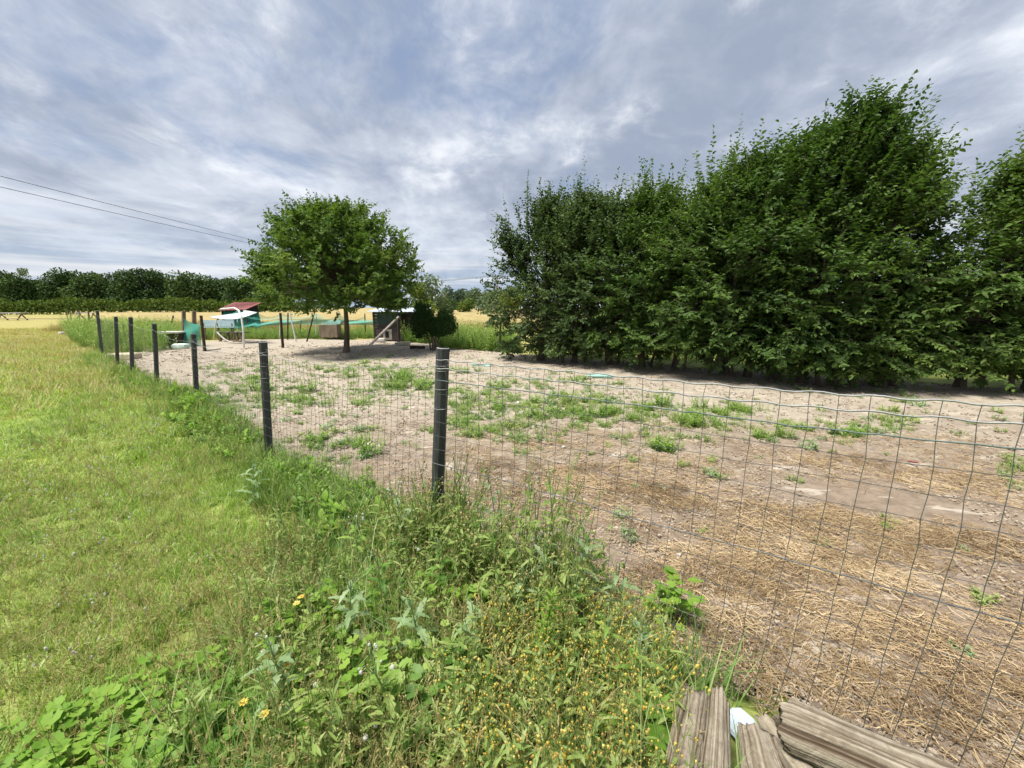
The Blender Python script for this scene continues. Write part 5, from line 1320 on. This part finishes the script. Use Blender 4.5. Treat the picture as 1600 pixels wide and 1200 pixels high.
# fleabane spike
random.seed(5); st, lf, fl = MB(), MB(), MB(); p = stem_pts(.50, .05, -.02, 9); st.tube(p, np.linspace(.005, .003, 9), 6)
for q in range(95):
    t = q / 95; i = min(7, int(t * 8)); c = p[i] + (p[i + 1] - p[i]) * (t * 8 - i)
    lf.strip_leaf(c, q * 2.4, R_(.2, .6) + t * .6, .085 * (1.05 - .55 * t), .009, R_(.3, .9), 0, .35 + .6 * t, 4)
plant('fleabane', 'upright bright green fleabane spike with narrow leaves', G(842, 1085), [('stem', st, 'bright_leaf'), ('leaves', lf, 'bright_leaf')])
# dock with broad leaves at the lawn edge
lf, st = MB(), MB()
for q in range(9): lf.strip_leaf((0, 0, .02), q * .72 + R_(-.2, .2), R_(.35, 1.1), R_(.12, .20), R_(.04, .06), R_(.6, 1.5), 0, R_(.2, .9), 7)
plant('dock', 'broad-leaved dock at the edge of the lawn', G(462, 885), [('leaves', lf, 'weed_leaf')])
def round_leaves(n, rad, hmin, hmax, spread, mat):
    lf, st = MB(), MB()
    for q in range(n):
        a = R_(0, 6.28); f = spread * math.sqrt(random.random()); c = np.array((math.cos(a) * f, math.sin(a) * f, R_(hmin, hmax))); rr = rad * R_(.6, 1.2)
        an = np.linspace(.25, 2 * PI - .25, 15) + a; w = rr * (1 + .10 * np.where(np.arange(15) % 2 == 0, 1, -1) + .08 * np.cos((an - a) * 5))
        tl = np.array((R_(-.35, .35), R_(-.35, .35)))
        ring = np.stack((c[0] + np.cos(an) * w, c[1] + np.sin(an) * w, c[2] + .18 * w + (np.cos(an) * tl[0] + np.sin(an) * tl[1]) * w), 1)
        b0 = lf.n; rv = random.random()
        lf.add(np.concatenate((ring, [c])), np.array([(i, i + 1, 15) for i in range(14)]), rv)
        st.tube([(c[0] * .3, c[1] * .3, 0), (c[0] * .8, c[1] * .8, c[2] * .6), c], .0016, 4)
    return lf, st
for px, n_, rd, sp, mt, lab in (((1050, 975), 42, .030, .13, 'bright_leaf', 'leafy bright plant creeping under the wire beside the straw'), ((250, 1160), 150, .022, .34, 'bright_leaf', 'mat of bright scalloped leaves at the bottom left'), ((150, 1210), 130, .022, .30, 'bright_leaf', 'second mat of bright leaves in the bottom left corner'), ((390, 1170), 110, .02, .26, 'weed_leaf', 'darker leaf mat left of the flowering weeds'),
                            ((330, 1130), 120, .024, .28, 'bright_leaf', 'bright leaf mat up from the bottom left corner'), ((60, 1230), 120, .026, .3, 'bright_leaf', 'bright leaves right in the bottom left corner'), ((610, 1180), 110, .024, .26, 'weed_leaf', 'leafy mat at the bottom centre of the patch'), ((555, 1120), 110, .022, .2, 'bright_leaf', 'bright mat below the left sow thistles'), ((655, 1085), 100, .022, .18, 'bright_weed', 'pale leafy mat left of the fleabane'), ((480, 1010), 110, .02, .2, 'bright_leaf', 'bright mat under the upper hawkbits'), ((715, 1130), 90, .024, .17, 'weed_leaf', 'dark leafy mat at the bottom middle left of the fleabane'), ((775, 1000), 80, .026, .15, 'bright_weed', 'leafy mat just left of the fleabane stem'), ((900, 1060), 80, .024, .15, 'weed_leaf', 'leafy mat right of the fleabane foot'), ((700, 960), 90, .022, .16, 'bright_leaf', 'bright low leaves before the near post'), ((890, 1120), 12, .05, .10, 'weed_leaf', 'round-leaved plant at the bottom middle'), ((1000, 1190), 16, .06, .14, 'bright_leaf', 'large-lobed leaves beside the leftmost log'), ((500, 1080), 120, .02, .26, 'weed_leaf', 'dense low leaves in the left of the patch'), ((560, 960), 100, .018, .24, 'bright_leaf', 'low bright leaves behind the hawkbits'), ((820, 990), 60, .024, .16, 'weed_leaf', 'dark leaves at the foot of the fleabane')):
    lf, st = round_leaves(n_, rd, .06, .24 if sp < .21 else .15, sp, mt)
    plant('round_leaved_plant', lab, G(*px), [('leaves', lf, mt), ('stalks', st, mt)])
def hawkbit(h, mat, rad, seed):
    random.seed(seed); st, fl = MB(), MB(); p = stem_pts(h, R_(-.06, .06), R_(-.05, .05), 7); st.tube(p, .0016, 5)
    if mat == 'fluff':
        fl.blob(p[-1], rad, .6, 9, 6, .25)
        return st, fl
    for q in range(16): fl.strip_leaf(p[-1], q * .393 + R_(-.1, .1), R_(.1, .5), rad * R_(.8, 1.1), rad * .35, .3, 0, random.random(), 3)
    fl.blob(p[-1] + np.array((0, 0, .002)), rad * .3, .4, 6, 4)
    return st, fl
for k, (px, h, lab) in enumerate((((455, 1040), .30, 'left'), ((490, 1030), .30, 'right'), ((425, 1130), .22, 'lower'), ((440, 1215), .26, 'lowest'), ((415, 1150), .20, 'small lowest left'))):
    st, fl = hawkbit(h, 'yellow_petal', .017, k); plant('hawkbit', 'yellow hawkbit flower on a thin stem, %s of its group' % lab, G(*px), [('stem', st, 'pale_weed'), ('flower', fl, 'yellow_petal')], 'flower', 'yellow hawkbits of the near patch')
CLK = [((570, 905), .14), ((622, 880), .18), ((425, 1070), .16), ((640, 1120), .24), ((500, 1140), .2), ((720, 885), .40), ((735, 885), .39), ((800, 900), .45), ((905, 930), .36), ((670, 940), .3), ((560, 1210), .2), ((590, 1190), .14), ((680, 900), .26)]
CLK.sort()
for k, (px, h) in enumerate(CLK):
    st, fl = hawkbit(h, 'fluff', .0095, 60 + k); plant('seed_clock', 'fluffy white seed head among the near weeds, %s from the left' % nth(k + 1), G(*px), [('stem', st, 'pale_weed'), ('seed_head', fl, 'fluff')], 'flower', 'fluffy seed heads among the near weeds')
